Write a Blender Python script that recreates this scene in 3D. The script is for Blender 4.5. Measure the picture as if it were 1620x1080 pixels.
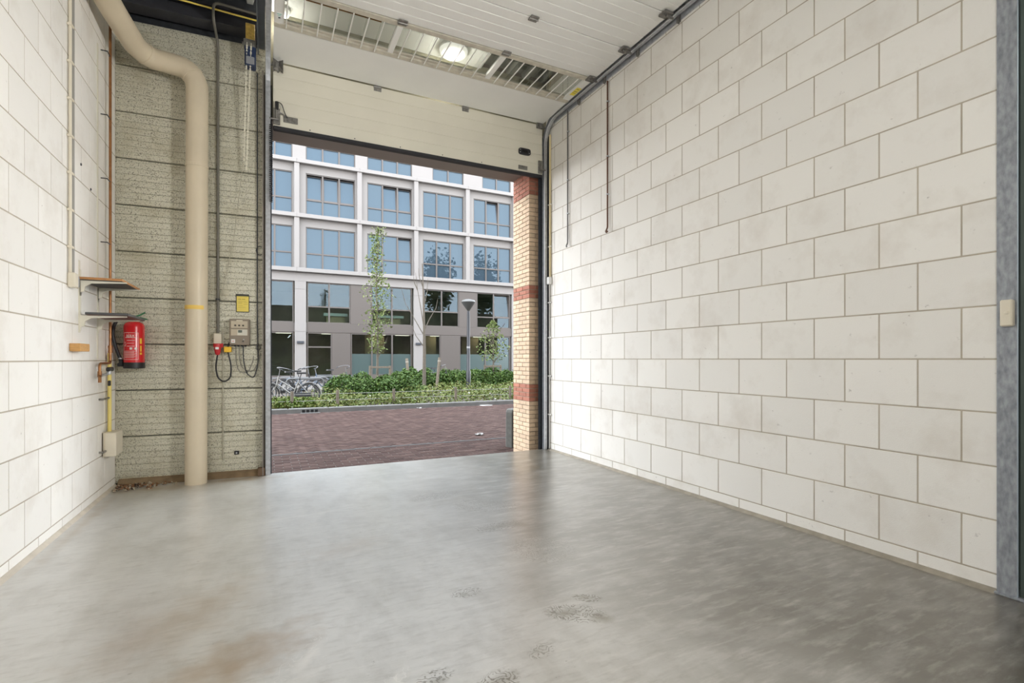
import bpy, math, random
from mathutils import Vector, Matrix
R = random.Random(7)
PI = math.pi
S = bpy.context.scene
for _o in list(bpy.data.objects): bpy.data.objects.remove(_o)

# ---------------------------------------------------------------- camera, sky, exposure
EYE = 1.30
cam = bpy.data.cameras.new('camera'); cam.sensor_width = 36; cam.lens = 793/1620*36
cam.shift_y = 27.8/1620; cam.clip_start = .02; cam.clip_end = 300
camo = bpy.data.objects.new('camera', cam); S.collection.objects.link(camo)
camo.location = (0, 0, EYE); camo.rotation_euler = (PI/2, 0, -math.radians(26.07))
S.camera = camo
S.view_settings.view_transform = 'Standard'; S.view_settings.look = 'None'
S.view_settings.gamma = 1; S.view_settings.use_curve_mapping = False
S.view_settings.exposure = 0.0
w = bpy.data.worlds.new('sky'); S.world = w; w.use_nodes = True
nt = w.node_tree; bg = nt.nodes['Background']
tc = nt.nodes.new('ShaderNodeTexCoord'); sep = nt.nodes.new('ShaderNodeSeparateXYZ')
rmp = nt.nodes.new('ShaderNodeValToRGB'); ns = nt.nodes.new('ShaderNodeTexNoise'); mx = nt.nodes.new('ShaderNodeMix')
mx.data_type = 'RGBA'
nt.links.new(tc.outputs['Generated'], sep.inputs[0]); nt.links.new(sep.outputs['Z'], rmp.inputs[0])
rmp.color_ramp.elements[0].position = 0; rmp.color_ramp.elements[0].color = (.97, .98, 1, 1)
rmp.color_ramp.elements[1].position = .8; rmp.color_ramp.elements[1].color = (.74, .86, 1, 1)
ns.inputs['Scale'].default_value = 2.2; ns.inputs['Detail'].default_value = 4
nt.links.new(tc.outputs['Generated'], ns.inputs['Vector'])
mr = nt.nodes.new('ShaderNodeMapRange'); mr.inputs[1].default_value = .42; mr.inputs[2].default_value = .7
nt.links.new(ns.outputs['Fac'], mr.inputs[0]); nt.links.new(mr.outputs[0], mx.inputs[0])
nt.links.new(rmp.outputs[0], mx.inputs[6]); mx.inputs[7].default_value = (1, 1, 1, 1)
nt.links.new(mx.outputs[2], bg.inputs['Color']); bg.inputs['Strength'].default_value = 7.5
FILL_LAMP_W = 10.0      # watts of each fill lamp added in the hall, used by its builder below
FILL_FLOOD_W = (140.0, 38.0)    # watts of the two fill lights added behind the camera
FILL_LAMP_C = (1.0, .94, .85)
S.cycles.max_bounces = 10; S.cycles.diffuse_bounces = 6; S.cycles.glossy_bounces = 4
S.cycles.transparent_max_bounces = 12
S.cycles.sample_clamp_indirect = 6.0

# ---------------------------------------------------------------- materials
MATS = {}
def mat(name, col, rough=.6, metal=0., var=0., vs=6., objvar=0., bump=0., bs=60., spec=.5, col2=None, detail=4, emit=0., stretch=None):
    """principled, colour broken up by world-space noise (var) and per object (objvar)"""
    if name in MATS: return MATS[name]
    m = bpy.data.materials.new(name); m.use_nodes = True; t = m.node_tree; N = t.nodes; L = t.links
    p = N['Principled BSDF']; p.inputs['Roughness'].default_value = rough; p.inputs['Metallic'].default_value = metal
    p.inputs['Specular IOR Level'].default_value = spec
    c = (*col, 1); p.inputs['Base Color'].default_value = c; m.diffuse_color = c
    g = None
    if var or bump:
        g = N.new('ShaderNodeNewGeometry'); vec = g.outputs['Position']
        if stretch:
            mp = N.new('ShaderNodeMapping'); mp.inputs['Scale'].default_value = stretch; L.new(vec, mp.inputs[0]); vec = mp.outputs[0]
    out = None
    if var:
        n = N.new('ShaderNodeTexNoise'); n.inputs['Scale'].default_value = vs; n.inputs['Detail'].default_value = detail
        L.new(vec, n.inputs['Vector'])
        r = N.new('ShaderNodeMapRange'); r.inputs[1].default_value = .3; r.inputs[2].default_value = .7
        L.new(n.outputs['Fac'], r.inputs[0])
        x = N.new('ShaderNodeMix'); x.data_type = 'RGBA'; L.new(r.outputs[0], x.inputs[0])
        d = col2 or tuple(v*(1-var) for v in col)
        x.inputs[6].default_value = (*d, 1); x.inputs[7].default_value = c; out = x.outputs[2]
    if objvar:
        oi = N.new('ShaderNodeObjectInfo'); h = N.new('ShaderNodeHueSaturation')
        r = N.new('ShaderNodeMapRange'); r.inputs[3].default_value = 1-objvar; r.inputs[4].default_value = 1+objvar
        L.new(oi.outputs['Random'], r.inputs[0]); L.new(r.outputs[0], h.inputs['Value'])
        if out: L.new(out, h.inputs['Color'])
        else: h.inputs['Color'].default_value = c
        out = h.outputs[0]
    if out: L.new(out, p.inputs['Base Color'])
    if bump:
        n = N.new('ShaderNodeTexNoise'); n.inputs['Scale'].default_value = bs; n.inputs['Detail'].default_value = 3
        L.new(vec, n.inputs['Vector']); b = N.new('ShaderNodeBump'); b.inputs['Strength'].default_value = bump
        b.inputs['Distance'].default_value = .01; L.new(n.outputs['Fac'], b.inputs['Height']); L.new(b.outputs[0], p.inputs['Normal'])
    if emit:
        p.inputs['Emission Color'].default_value = c; p.inputs['Emission Strength'].default_value = emit
    MATS[name] = m; return m
def glass(name, tint, gloss, refl=(1, 1, 1), rough=.0, back=None):
    """coated pane: part mirror, part see-through (or an opaque dark backing)"""
    m = bpy.data.materials.new(name); m.use_nodes = True; t = m.node_tree; N = t.nodes; L = t.links
    for n in list(N):
        if n.type != 'OUTPUT_MATERIAL': N.remove(n)
    o = [n for n in N if n.type == 'OUTPUT_MATERIAL'][0]
    if back: a = N.new('ShaderNodeBsdfDiffuse'); a.inputs[0].default_value = (*back, 1)
    else: a = N.new('ShaderNodeBsdfTransparent'); a.inputs[0].default_value = (*tint, 1)
    b = N.new('ShaderNodeBsdfGlossy'); b.inputs['Color'].default_value = (*refl, 1); b.inputs['Roughness'].default_value = rough
    x = N.new('ShaderNodeMixShader'); f = N.new('ShaderNodeFresnel'); f.inputs[0].default_value = 1.5
    ad = N.new('ShaderNodeMath'); ad.operation = 'ADD'; ad.use_clamp = True; ad.inputs[1].default_value = gloss
    gm = N.new('ShaderNodeNewGeometry'); fr = N.new('ShaderNodeMath'); fr.operation = 'SUBTRACT'; fr.inputs[0].default_value = 1; L.new(gm.outputs['Backfacing'], fr.inputs[1])
    ml = N.new('ShaderNodeMath'); ml.operation = 'MULTIPLY'; L.new(fr.outputs[0], ml.inputs[1]); L.new(ad.outputs[0], ml.inputs[0])
    L.new(f.outputs[0], ad.inputs[0]); L.new(ml.outputs[0], x.inputs[0]); L.new(a.outputs[0], x.inputs[1]); L.new(b.outputs[0], x.inputs[2])
    L.new(x.outputs[0], o.inputs[0]); m.diffuse_color = (*tint, 1); MATS[name] = m; return m

# ---------------------------------------------------------------- mesh helpers
class MB:
    def __init__(s): s.v = []; s.f = []; s.m = []
    def add(s, vs, fs, mi=0):
        k = len(s.v); s.v += [tuple(v) for v in vs]; s.f += [tuple(i+k for i in f) for f in fs]; s.m += [mi]*len(fs); return s
    def box(s, x0, x1, y0, y1, z0, z1, mi=0, M=None):
        vs = [(x, y, z) for x in (x0, x1) for y in (y0, y1) for z in (z0, z1)]
        if M: vs = [M @ Vector(v) for v in vs]
        return s.add(vs, [(0, 1, 3, 2), (4, 6, 7, 5), (0, 4, 5, 1), (2, 3, 7, 6), (0, 2, 6, 4), (1, 5, 7, 3)], mi)
    def cbox(s, x0, x1, y0, y1, z0, z1, c=.005, mi=0, M=None):
        """box with all edges chamfered"""
        c = min(c, (x1-x0)*.45, (y1-y0)*.45, (z1-z0)*.45); vs = []
        lo = (x0, y0, z0); hi = (x1, y1, z1); idx = {}
        for cx in (0, 1):
            for cy in (0, 1):
                for cz in (0, 1):
                    b = [(lo, hi)[q][i] for i, q in enumerate((cx, cy, cz))]; sg = [1 if q == 0 else -1 for q in (cx, cy, cz)]
                    for a in range(3):
                        p = [b[i]+(0 if i == a else sg[i]*c) for i in range(3)]
                        idx[(cx, cy, cz, a)] = len(vs); vs.append(p)
        fs = []
        for a in range(3):
            o = [i for i in range(3) if i != a]
            for side in (0, 1):
                q = []
                for u, w_ in ((0, 0), (1, 0), (1, 1), (0, 1)):
                    k = [0, 0, 0]; k[a] = side; k[o[0]] = u; k[o[1]] = w_; q.append(idx[(*k, a)])
                if (side == 0) ^ (a == 1): q.reverse()
                fs.append(q)
        for a in range(3):            # edges along axis a
            o = [i for i in range(3) if i != a]
            for u in (0, 1):
                for w_ in (0, 1):
                    k0 = [0, 0, 0]; k0[o[0]] = u; k0[o[1]] = w_; k1 = list(k0); k1[a] = 1
                    q = [idx[(*k0, o[0])], idx[(*k1, o[0])], idx[(*k1, o[1])], idx[(*k0, o[1])]]
                    if (u ^ w_) ^ (a == 1) : q.reverse()
                    fs.append(q)
        for cx in (0, 1):
            for cy in (0, 1):
                for cz in (0, 1):
                    q = [idx[(cx, cy, cz, a)] for a in range(3)]
                    if (cx+cy+cz) % 2 == 0: q.reverse()
                    fs.append(q)
        if M: vs = [M @ Vector(v) for v in vs]
        return s.add(vs, fs, mi)
    def tube(s, pts, r, n=8, mi=0, caps=True, closed=False):
        P = [Vector(p) for p in pts]; K = len(P); rs = r if isinstance(r, (list, tuple)) else [r]*K
        T = []
        for i in range(K):
            a = P[i-1] if i or closed else P[i]; b = P[(i+1) % K] if i < K-1 or closed else P[i]
            T.append((b-a).normalized())
        u = T[0].orthogonal().normalized(); vs = []
        for i in range(K):
            u = (u-T[i]*u.dot(T[i])); u = u.normalized() if u.length > 1e-6 else T[i].orthogonal().normalized()
            v = T[i].cross(u); 
            k = 1.
            if 0 < i < K-1:
                d = (P[i]-P[i-1]).normalized().dot((P[i+1]-P[i]).normalized()); k = 1/max(.5, math.sqrt(max(.0, (1+d)/2)))
                bis = ((P[i]-P[i-1]).normalized()-(P[i+1]-P[i]).normalized())
            for j in range(n):
                q = u*math.cos(2*PI*j/n)+v*math.sin(2*PI*j/n)
                if k > 1.001 and bis.length > 1e-6:
                    bb = bis.normalized(); q = q+bb*q.dot(bb)*(k-1)
                vs.append(P[i]+q*rs[i])
        fs = []
        for i in range(K if closed else K-1):
            for j in range(n):
                a = i*n+j; b = i*n+(j+1) % n; c = ((i+1) % K)*n+(j+1) % n; d = ((i+1) % K)*n+j; fs.append((a, b, c, d))
        if caps and not closed: fs.append(tuple(range(n-1, -1, -1))); fs.append(tuple((K-1)*n+j for j in range(n)))
        return s.add(vs, fs, mi)
    def lathe(s, prof, c, n=16, axis=(0, 0, 1), mi=0):
        ax = Vector(axis).normalized(); u = ax.orthogonal().normalized(); v = ax.cross(u); c = Vector(c); vs = []; fs = []
        for r, h in prof:
            for j in range(n): vs.append(c+ax*h+(u*math.cos(2*PI*j/n)+v*math.sin(2*PI*j/n))*r)
        for i in range(len(prof)-1):
            for j in range(n): fs.append((i*n+j, i*n+(j+1) % n, (i+1)*n+(j+1) % n, (i+1)*n+j))
        fs.append(tuple(range(n-1, -1, -1))); k = (len(prof)-1)*n; fs.append(tuple(k+j for j in range(n)))
        return s.add(vs, fs, mi)
    def prism(s, poly, a, b, f, mi=0):
        """poly: 2D outline; f(p, q, h) maps outline + height to 3D"""
        n = len(poly); vs = [f(p, q, a) for p, q in poly]+[f(p, q, b) for p, q in poly]
        fs = [(i, (i+1) % n, n+(i+1) % n, n+i) for i in range(n)]+[tuple(range(n-1, -1, -1)), tuple(range(n, 2*n))]
        return s.add(vs, fs, mi)
    def mesh(s, name, mats, smooth=False, M=None):
        me = bpy.data.meshes.new(name)
        vs = [M @ Vector(v) for v in s.v] if M else s.v
        me.from_pydata(vs, [], s.f)
        for m in (mats if isinstance(mats, (list, tuple)) else [mats]): me.materials.append(m)
        if any(s.m): me.polygons.foreach_set('material_index', s.m)
        if smooth: me.polygons.foreach_set('use_smooth', [True]*len(s.f))
        me.update()
        import bmesh
        bm = bmesh.new(); bm.from_mesh(me); bmesh.ops.recalc_face_normals(bm, faces=bm.faces); bm.to_mesh(me); bm.free()
        if smooth:
            try: me.set_sharp_from_angle(angle=math.radians(40))
            except Exception: pass
        return me
def tag(o, label=None, cat=None, group=None, kind=None):
    if label: o['label'] = label
    if cat: o['category'] = cat
    if group: o['group'] = group
    if kind: o['kind'] = kind
    return o
def link(name, data, parent=None, loc=(0, 0, 0), rz=0.):
    o = bpy.data.objects.new(name, data); S.collection.objects.link(o); o.location = loc; o.rotation_euler = (0, 0, rz)
    if parent: o.parent = parent
    return o
def thing(name, label, cat, loc, rz=0., group=None):
    return tag(link(name, None, None, loc, rz), label, cat, group)
def root_inv(p):
    while p.parent: p = p.parent
    return (Matrix.Translation(p.location) @ p.rotation_euler.to_matrix().to_4x4()).inverted()
def part(name, mb, m, parent, smooth=False, local=False, label=None, kind=None):
    """mesh child; coordinates are world unless local"""
    o = link(name, mb.mesh(name, m, smooth, None if local else root_inv(parent)), parent)
    return tag(o, label, kind=kind)
def solo(name, mb, m, origin, label, cat=None, group=None, kind=None, smooth=False):
    o = link(name, mb.mesh(name, m, smooth, Matrix.Translation(-Vector(origin))), None, origin)
    return tag(o, label, cat, group, kind)
def copy_tree(o, parent=None):
    c = o.copy(); S.collection.objects.link(c); c.parent = parent
    for k in list(o.children): copy_tree(k, c)
    return c
def arc(c, r, a0, a1, n, f):
    return [f(c[0]+r*math.cos(a0+(a1-a0)*i/n), c[1]+r*math.sin(a0+(a1-a0)*i/n)) for i in range(n+1)]
def rounded(pts, rad, n=5):
    """polyline with its corners rounded"""
    P = [Vector(p) for p in pts]; o = [P[0]]
    for i in range(1, len(P)-1):
        a = (P[i-1]-P[i]); b = (P[i+1]-P[i]); d = min(rad, a.length*.49, b.length*.49)
        A = P[i]+a.normalized()*d; B = P[i]+b.normalized()*d
        for k in range(n+1):
            t = k/n; o.append(A*(1-t)**2+P[i]*2*t*(1-t)+B*t*t)
    return o+[P[-1]]
def text_mesh(txt, size, M):
    cu = bpy.data.curves.new('lettering', 'FONT'); cu.body = txt; cu.size = size; cu.align_x = 'CENTER'; cu.align_y = 'CENTER'; cu.resolution_u = 2
    cu.extrude = .0004
    o = bpy.data.objects.new('lettering', cu); S.collection.objects.link(o)
    me = bpy.data.meshes.new_from_object(o.evaluated_get(bpy.context.evaluated_depsgraph_get()))
    bpy.data.objects.remove(o); bpy.data.curves.remove(cu); me.transform(M); me.materials.clear(); return me
# ---------------------------------------------------------------- surface materials
m_block = mat('sand_lime_block', (.835, .815, .77), .85, objvar=.035, bump=.12, bs=180)
def wear(m, dark, amount, scale, lo, hi, stretch=(1, 1, 1), rough=None):
    """scuffs and stains with their own shape laid over a principled colour"""
    t = m.node_tree; N = t.nodes; L = t.links; p = N['Principled BSDF']
    g = N.new('ShaderNodeNewGeometry'); mp = N.new('ShaderNodeMapping'); mp.inputs['Scale'].default_value = stretch
    n = N.new('ShaderNodeTexNoise'); n.inputs['Scale'].default_value = scale; n.inputs['Detail'].default_value = 6; n.inputs['Roughness'].default_value = .65
    L.new(g.outputs['Position'], mp.inputs[0]); L.new(mp.outputs[0], n.inputs['Vector'])
    r = N.new('ShaderNodeMapRange'); r.inputs[1].default_value = lo; r.inputs[2].default_value = hi; r.inputs[4].default_value = amount
    L.new(n.outputs['Fac'], r.inputs[0]); x = N.new('ShaderNodeMix'); x.data_type = 'RGBA'; L.new(r.outputs[0], x.inputs[0])
    src = p.inputs['Base Color']
    if src.links: L.new(src.links[0].from_socket, x.inputs[6])
    else: x.inputs[6].default_value = src.default_value
    x.inputs[7].default_value = (*dark, 1); L.new(x.outputs[2], p.inputs['Base Color']); return r
wear(m_block, (.62, .57, .50), .55, 2.2, .50, .78)
wear(m_block, (.33, .30, .27), .55, 15, .665, .74, (1, 1, 1.5))
m_mortar = mat('mortar', (.50, .445, .36), .9, var=.2, vs=5)
m_panel = mat('embossed_steel_sheet', (.64, .62, .51), .42, .35, var=.0, bump=.25, bs=140)
wear(m_panel, (.15, .14, .10), .8, 85, .53, .60, (1, 1, 1.0))
wear(m_panel, (.40, .36, .24), .5, 3, .5, .7)
m_steel = mat('galvanised_steel', (.58, .60, .63), .36, .55, var=.25, vs=30)
m_darksteel = mat('dark_steel', (.055, .06, .07), .45, .5, var=.3, vs=20)
m_beam = mat('dark_painted_beam', (.035, .036, .045), .5, .1, var=.3, vs=8)
m_deck = mat('roof_deck_sheet', (.42, .43, .40), .5, .4, var=.35, vs=4)
m_white = mat('white_paint', (.80, .80, .78), .5)
m_black = mat('black_plastic', (.015, .015, .017), .45)
m_rubber = mat('black_rubber', (.02, .02, .024), .7)
m_green = mat('dark_green_sheet', (.075, .10, .09), .55, .1, var=.15, vs=4)
m_cream = mat('cream_plastic', (.74, .68, .55), .45, var=.06, vs=10)
m_copper = mat('copper', (.42, .20, .085), .38, .75, var=.35, vs=14)
m_yellowpipe = mat('yellow_pipe', (.78, .64, .20), .45)

# ---------------------------------------------------------------- floor
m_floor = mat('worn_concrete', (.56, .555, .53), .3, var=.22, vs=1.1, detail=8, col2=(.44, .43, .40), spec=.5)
_p = m_floor.node_tree.nodes['Principled BSDF']; _p.inputs['Coat Weight'].default_value = .9; _p.inputs['Coat IOR'].default_value = 1.75; _p.inputs['Coat Roughness'].default_value = .285
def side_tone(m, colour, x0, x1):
    """the slab base colour turns darker and browner towards +X"""
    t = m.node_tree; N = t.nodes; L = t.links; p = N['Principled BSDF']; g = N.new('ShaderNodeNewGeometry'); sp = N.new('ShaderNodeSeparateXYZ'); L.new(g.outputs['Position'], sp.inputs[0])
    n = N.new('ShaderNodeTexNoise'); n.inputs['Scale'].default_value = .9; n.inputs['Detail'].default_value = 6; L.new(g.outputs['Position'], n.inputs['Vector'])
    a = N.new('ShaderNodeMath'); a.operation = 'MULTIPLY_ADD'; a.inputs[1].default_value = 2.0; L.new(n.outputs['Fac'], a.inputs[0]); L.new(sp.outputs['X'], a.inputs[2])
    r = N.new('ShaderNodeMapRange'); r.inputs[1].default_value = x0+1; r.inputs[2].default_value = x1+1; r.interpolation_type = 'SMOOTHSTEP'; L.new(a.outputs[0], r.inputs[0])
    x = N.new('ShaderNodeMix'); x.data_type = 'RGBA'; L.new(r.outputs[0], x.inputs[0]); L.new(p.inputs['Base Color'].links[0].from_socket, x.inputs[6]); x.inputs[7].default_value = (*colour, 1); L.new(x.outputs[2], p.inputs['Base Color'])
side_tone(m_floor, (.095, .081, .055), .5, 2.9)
wear(m_floor, (.62, .61, .58), .4, 3.0, .45, .75, (1.0, 2.6, 1))
wear(m_floor, (.20, .18, .14), .5, 2.4, .45, .8, (2.2, 1.1, 1))
wear(m_floor, (.62, .60, .56), .45, 9, .52, .75, (.5, 2.4, 1))
wear(m_floor, (.17, .15, .115), .34, 18, .50, .72, (.45, 1.7, 1))
wear(m_floor, (.12, .105, .08), .8, 30, .66, .74, (.7, 1.3, 1))
def stains(m, spots, colour):
    """worn patches: soft ellipses (x, y, rx, ry, turn, strength) broken up by noise"""
    t = m.node_tree; N = t.nodes; L = t.links; p = N['Principled BSDF']; tot = None
    g = N.new('ShaderNodeNewGeometry')
    n = N.new('ShaderNodeTexNoise'); n.inputs['Scale'].default_value = 9; n.inputs['Detail'].default_value = 6; L.new(g.outputs['Position'], n.inputs['Vector'])
    for x, y, rx, ry, a, k in spots:
        mp = N.new('ShaderNodeMapping'); mp.vector_type = 'TEXTURE'
        mp.inputs['Location'].default_value = (x, y, 0); mp.inputs['Rotation'].default_value = (0, 0, a); mp.inputs['Scale'].default_value = (rx, ry, 1)
        L.new(g.outputs['Position'], mp.inputs[0]); ln = N.new('ShaderNodeVectorMath'); ln.operation = 'LENGTH'; L.new(mp.outputs[0], ln.inputs[0])
        ad = N.new('ShaderNodeMath'); ad.operation = 'MULTIPLY_ADD'; ad.inputs[1].default_value = 2.2; L.new(n.outputs['Fac'], ad.inputs[0]); L.new(ln.outputs['Value'], ad.inputs[2])
        r = N.new('ShaderNodeMapRange'); r.inputs[1].default_value = 2.25; r.inputs[2].default_value = 1.1; r.inputs[4].default_value = k
        L.new(ad.outputs[0], r.inputs[0])
        if tot is None: tot = r.outputs[0]
        else:
            mxx = N.new('ShaderNodeMath'); mxx.operation = 'MAXIMUM'; L.new(tot, mxx.inputs[0]); L.new(r.outputs[0], mxx.inputs[1]); tot = mxx.outputs[0]
    x = N.new('ShaderNodeMix'); x.data_type = 'RGBA'; L.new(tot, x.inputs[0]); L.new(p.inputs['Base Color'].links[0].from_socket, x.inputs[6])
    x.inputs[7].default_value = (*colour, 1); L.new(x.outputs[2], p.inputs['Base Color'])
stains(m_floor, [(-.12, 2.45, .38, .20, .5, .8), (-.35, 3.0, .5, .22, .9, .4), (.5, 3.6, .35, .16, .4, .3)], (.30, .215, .13))
stains(m_floor, [(-.02, 2.12, .26, .06, .55, .8), (.16, 2.35, .14, .035, 1.0, .7), (.45, 2.0, .12, .03, .9, .6), (.55, 3.5, .22, .05, .3, .4), (.25, 4.5, .5, .03, .15, .5)], (.66, .64, .60))
stains(m_floor, [(1.62, 3.55, .15, .05, .2, .9), (1.80, 3.50, .08, .03, -.5, .8), (1.38, 2.18, .10, .05, -.5, .9), (1.52, 2.06, .07, .05, -.6, .9),
                 (1.56, 2.28, .07, .035, -.6, .9), (.82, 1.83, .09, .05, .5, .9), (.62, 1.95, .05, .03, 0, .7), (1.55, 4.4, .25, .10, .2, .5), (.98, 2.6, .05, .04, 0, .6)], (.19, .165, .115))
stains(m_floor, [(-1.0, 6.1, .5, .14, -.1, .8), (-.3, 6.15, .6, .09, -.1, .7), (-1.3, 5.0, .05, 1.2, 0, .5)], (.27, .19, .10))
def scuffs(m, spots, colour, scale=11, width=.016):
    """curly shoe and tyre marks: noise contour lines inside soft ellipses"""
    t = m.node_tree; N = t.nodes; L = t.links; p = N['Principled BSDF']; tot = None; g = N.new('ShaderNodeNewGeometry')
    n = N.new('ShaderNodeTexNoise'); n.inputs['Scale'].default_value = scale; n.inputs['Detail'].default_value = 3; L.new(g.outputs['Position'], n.inputs['Vector'])
    fr = N.new('ShaderNodeMath'); fr.operation = 'PINGPONG'; fr.inputs[1].default_value = .045; L.new(n.outputs['Fac'], fr.inputs[0])
    ln_ = N.new('ShaderNodeMapRange'); ln_.inputs[1].default_value = width; ln_.inputs[2].default_value = width*.35; L.new(fr.outputs[0], ln_.inputs[0])
    for x, y, rx, ry, a, k in spots:
        mp = N.new('ShaderNodeMapping'); mp.vector_type = 'TEXTURE'; mp.inputs['Location'].default_value = (x, y, 0); mp.inputs['Rotation'].default_value = (0, 0, a); mp.inputs['Scale'].default_value = (rx, ry, 1)
        L.new(g.outputs['Position'], mp.inputs[0]); le = N.new('ShaderNodeVectorMath'); le.operation = 'LENGTH'; L.new(mp.outputs[0], le.inputs[0])
        r = N.new('ShaderNodeMapRange'); r.inputs[1].default_value = 1.05; r.inputs[2].default_value = .75; r.inputs[4].default_value = k; L.new(le.outputs['Value'], r.inputs[0])
        if tot is None: tot = r.outputs[0]
        else:
            q = N.new('ShaderNodeMath'); q.operation = 'MAXIMUM'; L.new(tot, q.inputs[0]); L.new(r.outputs[0], q.inputs[1]); tot = q.outputs[0]
    q = N.new('ShaderNodeMath'); q.operation = 'MULTIPLY'; L.new(tot, q.inputs[0]); L.new(ln_.outputs[0], q.inputs[1])
    x = N.new('ShaderNodeMix'); x.data_type = 'RGBA'; L.new(q.outputs[0], x.inputs[0]); L.new(p.inputs['Base Color'].links[0].from_socket, x.inputs[6]); x.inputs[7].default_value = (*colour, 1); L.new(x.outputs[2], p.inputs['Base Color'])
scuffs(m_floor, [(1.62, 3.55, .24, .10, .1, .9), (1.42, 2.16, .17, .10, -.6, .95), (1.57, 2.27, .09, .05, -.6, .95), (.82, 1.82, .13, .08, .5, .95), (.62, 1.98, .09, .05, .2, .9), (1.0, 2.62, .10, .06, 0, .8), (1.1, 1.95, .08, .05, .4, .7),
                 (1.75, 4.1, .35, .22, -.6, .6), (1.45, 4.6, .3, .14, .2, .6), (1.7, 3.0, .25, .3, 0, .45)], (.11, .09, .055), 11, .021)
scuffs(m_floor, [(.45, 2.0, .14, .05, .9, .5), (.15, 2.4, .2, .05, .8, .4), (-.1, 2.15, .25, .06, .5, .4)], (.66, .64, .60), 7, .009)
_t = m_floor.node_tree; _p = _t.nodes['Principled BSDF']
_n = _t.nodes.new('ShaderNodeTexNoise'); _n.inputs['Scale'].default_value = 2.5; _n.inputs['Detail'].default_value = 7
_g = _t.nodes.new('ShaderNodeNewGeometry'); _t.links.new(_g.outputs['Position'], _n.inputs['Vector'])
_r = _t.nodes.new('ShaderNodeMapRange'); _r.inputs[1].default_value = .3; _r.inputs[2].default_value = .7; _r.inputs[3].default_value = .29; _r.inputs[4].default_value = .38
_t.links.new(_n.outputs['Fac'], _r.inputs[0]); _t.links.new(_r.outputs[0], _p.inputs['Roughness'])

XR, XL = 3.654, -1.40
mb = MB().box(-1.5, 4.3, -9, 6.32, -.3, 0).box(-1.5, .05, 6.32, 6.6, -.3, 0)
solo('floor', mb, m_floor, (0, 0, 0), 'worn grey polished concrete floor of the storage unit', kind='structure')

# ---------------------------------------------------------------- block walls: mortar core + every block its own piece
_bm = {}
def block_mesh(L_, H_, T_):
    k = (round(L_, 3), round(H_, 3))
    if k not in _bm:
        _bm[k] = MB().cbox(-T_, 0, -L_/2, L_/2, -H_/2, H_/2, .002).mesh('block', m_block)
    return _bm[k]
JT = .009
def block_wall(parent, x, side, y0, y1, ref, z0, zmax, stuff=None):
    """side +1: visible face looks towards +X (left wall), -1: towards -X"""
    rows = [(-1, 0, z0)]+[(k, z0+.3*k, z0+.3*(k+1)) for k in range(int((zmax-z0)/.3)+1)]
    for k, za, zb in rows:
        off = ref if k % 2 else ref+.22
        n = math.floor((y0-off)/.44); e = off+n*.44
        while e < y1:
            a, b = max(e, y0), min(e+.44, y1); e += .44
            if b-a < .03: continue
            L_, H_ = b-a-JT, zb-za-JT
            if stuff is not None and b <= stuff[1]:
                c = MB().cbox(-.1, 0, -L_/2, L_/2, -H_/2, H_/2, .002)
                M = Matrix.Translation((x, (a+b)/2, (za+zb)/2)) @ (Matrix.Rotation(PI, 4, 'Z') if side < 0 else Matrix())
                stuff[0].add([M @ Vector(v) for v in c.v], c.f); continue
            o = link('block', block_mesh(L_, H_, .1), parent, (x, (a+b)/2, (za+zb)/2), PI if side < 0 else 0)
wr = solo('wall_right', MB().box(XR+.002, 4.2, 1.31, 6.45, 0, 5.5), m_mortar, (0, 0, 0), 'white sand lime block wall on the right side', kind='structure')
block_wall(wr, XR, -1, 1.315, 6.40, 5.66, .1, 4.98)
wl = solo('wall_left', MB().box(-1.9, XL-.002, -9, 6.7, 0, 5.5), m_mortar, (0, 0, 0), 'white sand lime block wall on the left side', kind='structure')
_sb = MB(); block_wall(wl, XL, 1, -3.1, 6.42, 4.498, .085, 5.2, (_sb, 2.3))
tag(link('far_block', _sb.mesh('far_block', m_block), wl), kind='stuff')
solo('baseboard_right', MB().prism([(0, 0), (.035, 0), (.006, .02), (0, .022)], 1.32, 6.3, lambda p, q, h: (XR-p, h, q)), mat('mortar_fillet', (.36, .32, .26), .9, var=.3, vs=12), (0, 0, 0),
     'grey mortar fillet at the foot of the right block wall', kind='structure')
solo('baseboard_left', MB().prism([(0, 0), (.03, 0), (.006, .02), (0, .022)], -3, 6.4, lambda p, q, h: (XL+p, h, q)), mat('mortar_fillet_left', (.62, .56, .47), .9, var=.2, vs=9), (0, 0, 0),
     'pale mortar fillet at the foot of the left block wall', kind='structure')

# ---------------------------------------------------------------- steel sheet wall left of the door
BR = -math.atan(.07)
def BW(x, z, d=0.): return (x-.07*d*0, 6.33-.07*x-d, z)
wb = solo('wall_back', MB().box(-1.42, .03, .035, .12, 0, 5.5, 0, Matrix.Translation((0, 6.33, 0)) @ Matrix.Rotation(BR, 4, 'Z')), m_darksteel, (0, 6.33, 0),
          'embossed steel sandwich panel wall left of the door', kind='structure')
wb.rotation_euler = (0, 0, BR)
wb.data.transform(Matrix.Rotation(-BR, 4, 'Z'))
def panel_profile(h):
    pr = [(.036, .004), (.012, .004), (.002, .012)]; n = 7
    for i in range(1, n+1):
        z = h*i/(n+.6)
        pr += [(0, z-.006), (.006, z-.002), (.006, z+.002), (0, z+.006)]
    pr += [(.002, h-.012), (.012, h-.004), (.036, h-.004)]; return pr
_pm = MB().prism(panel_profile(.4815), -1.405, -.02, lambda p, q, h: (h, p, q)).mesh('panel', m_panel)
for i in range(10): link('panel', _pm, wb, (0, 0, .0125+.4815*i))
solo('trim_1', MB().prism([(0, 0), (-.10, 0), (-.05, .045), (0, .07)], -1.37, -.0, lambda p, q, h: (h, 6.345-.07*h+p, q)), mat('brown_dirt_upstand', (.26, .18, .10), .9, var=.4, vs=9), (0, 6.33, 0),
     'brown dirty upstand under the steel panel wall', kind='structure')

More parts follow.
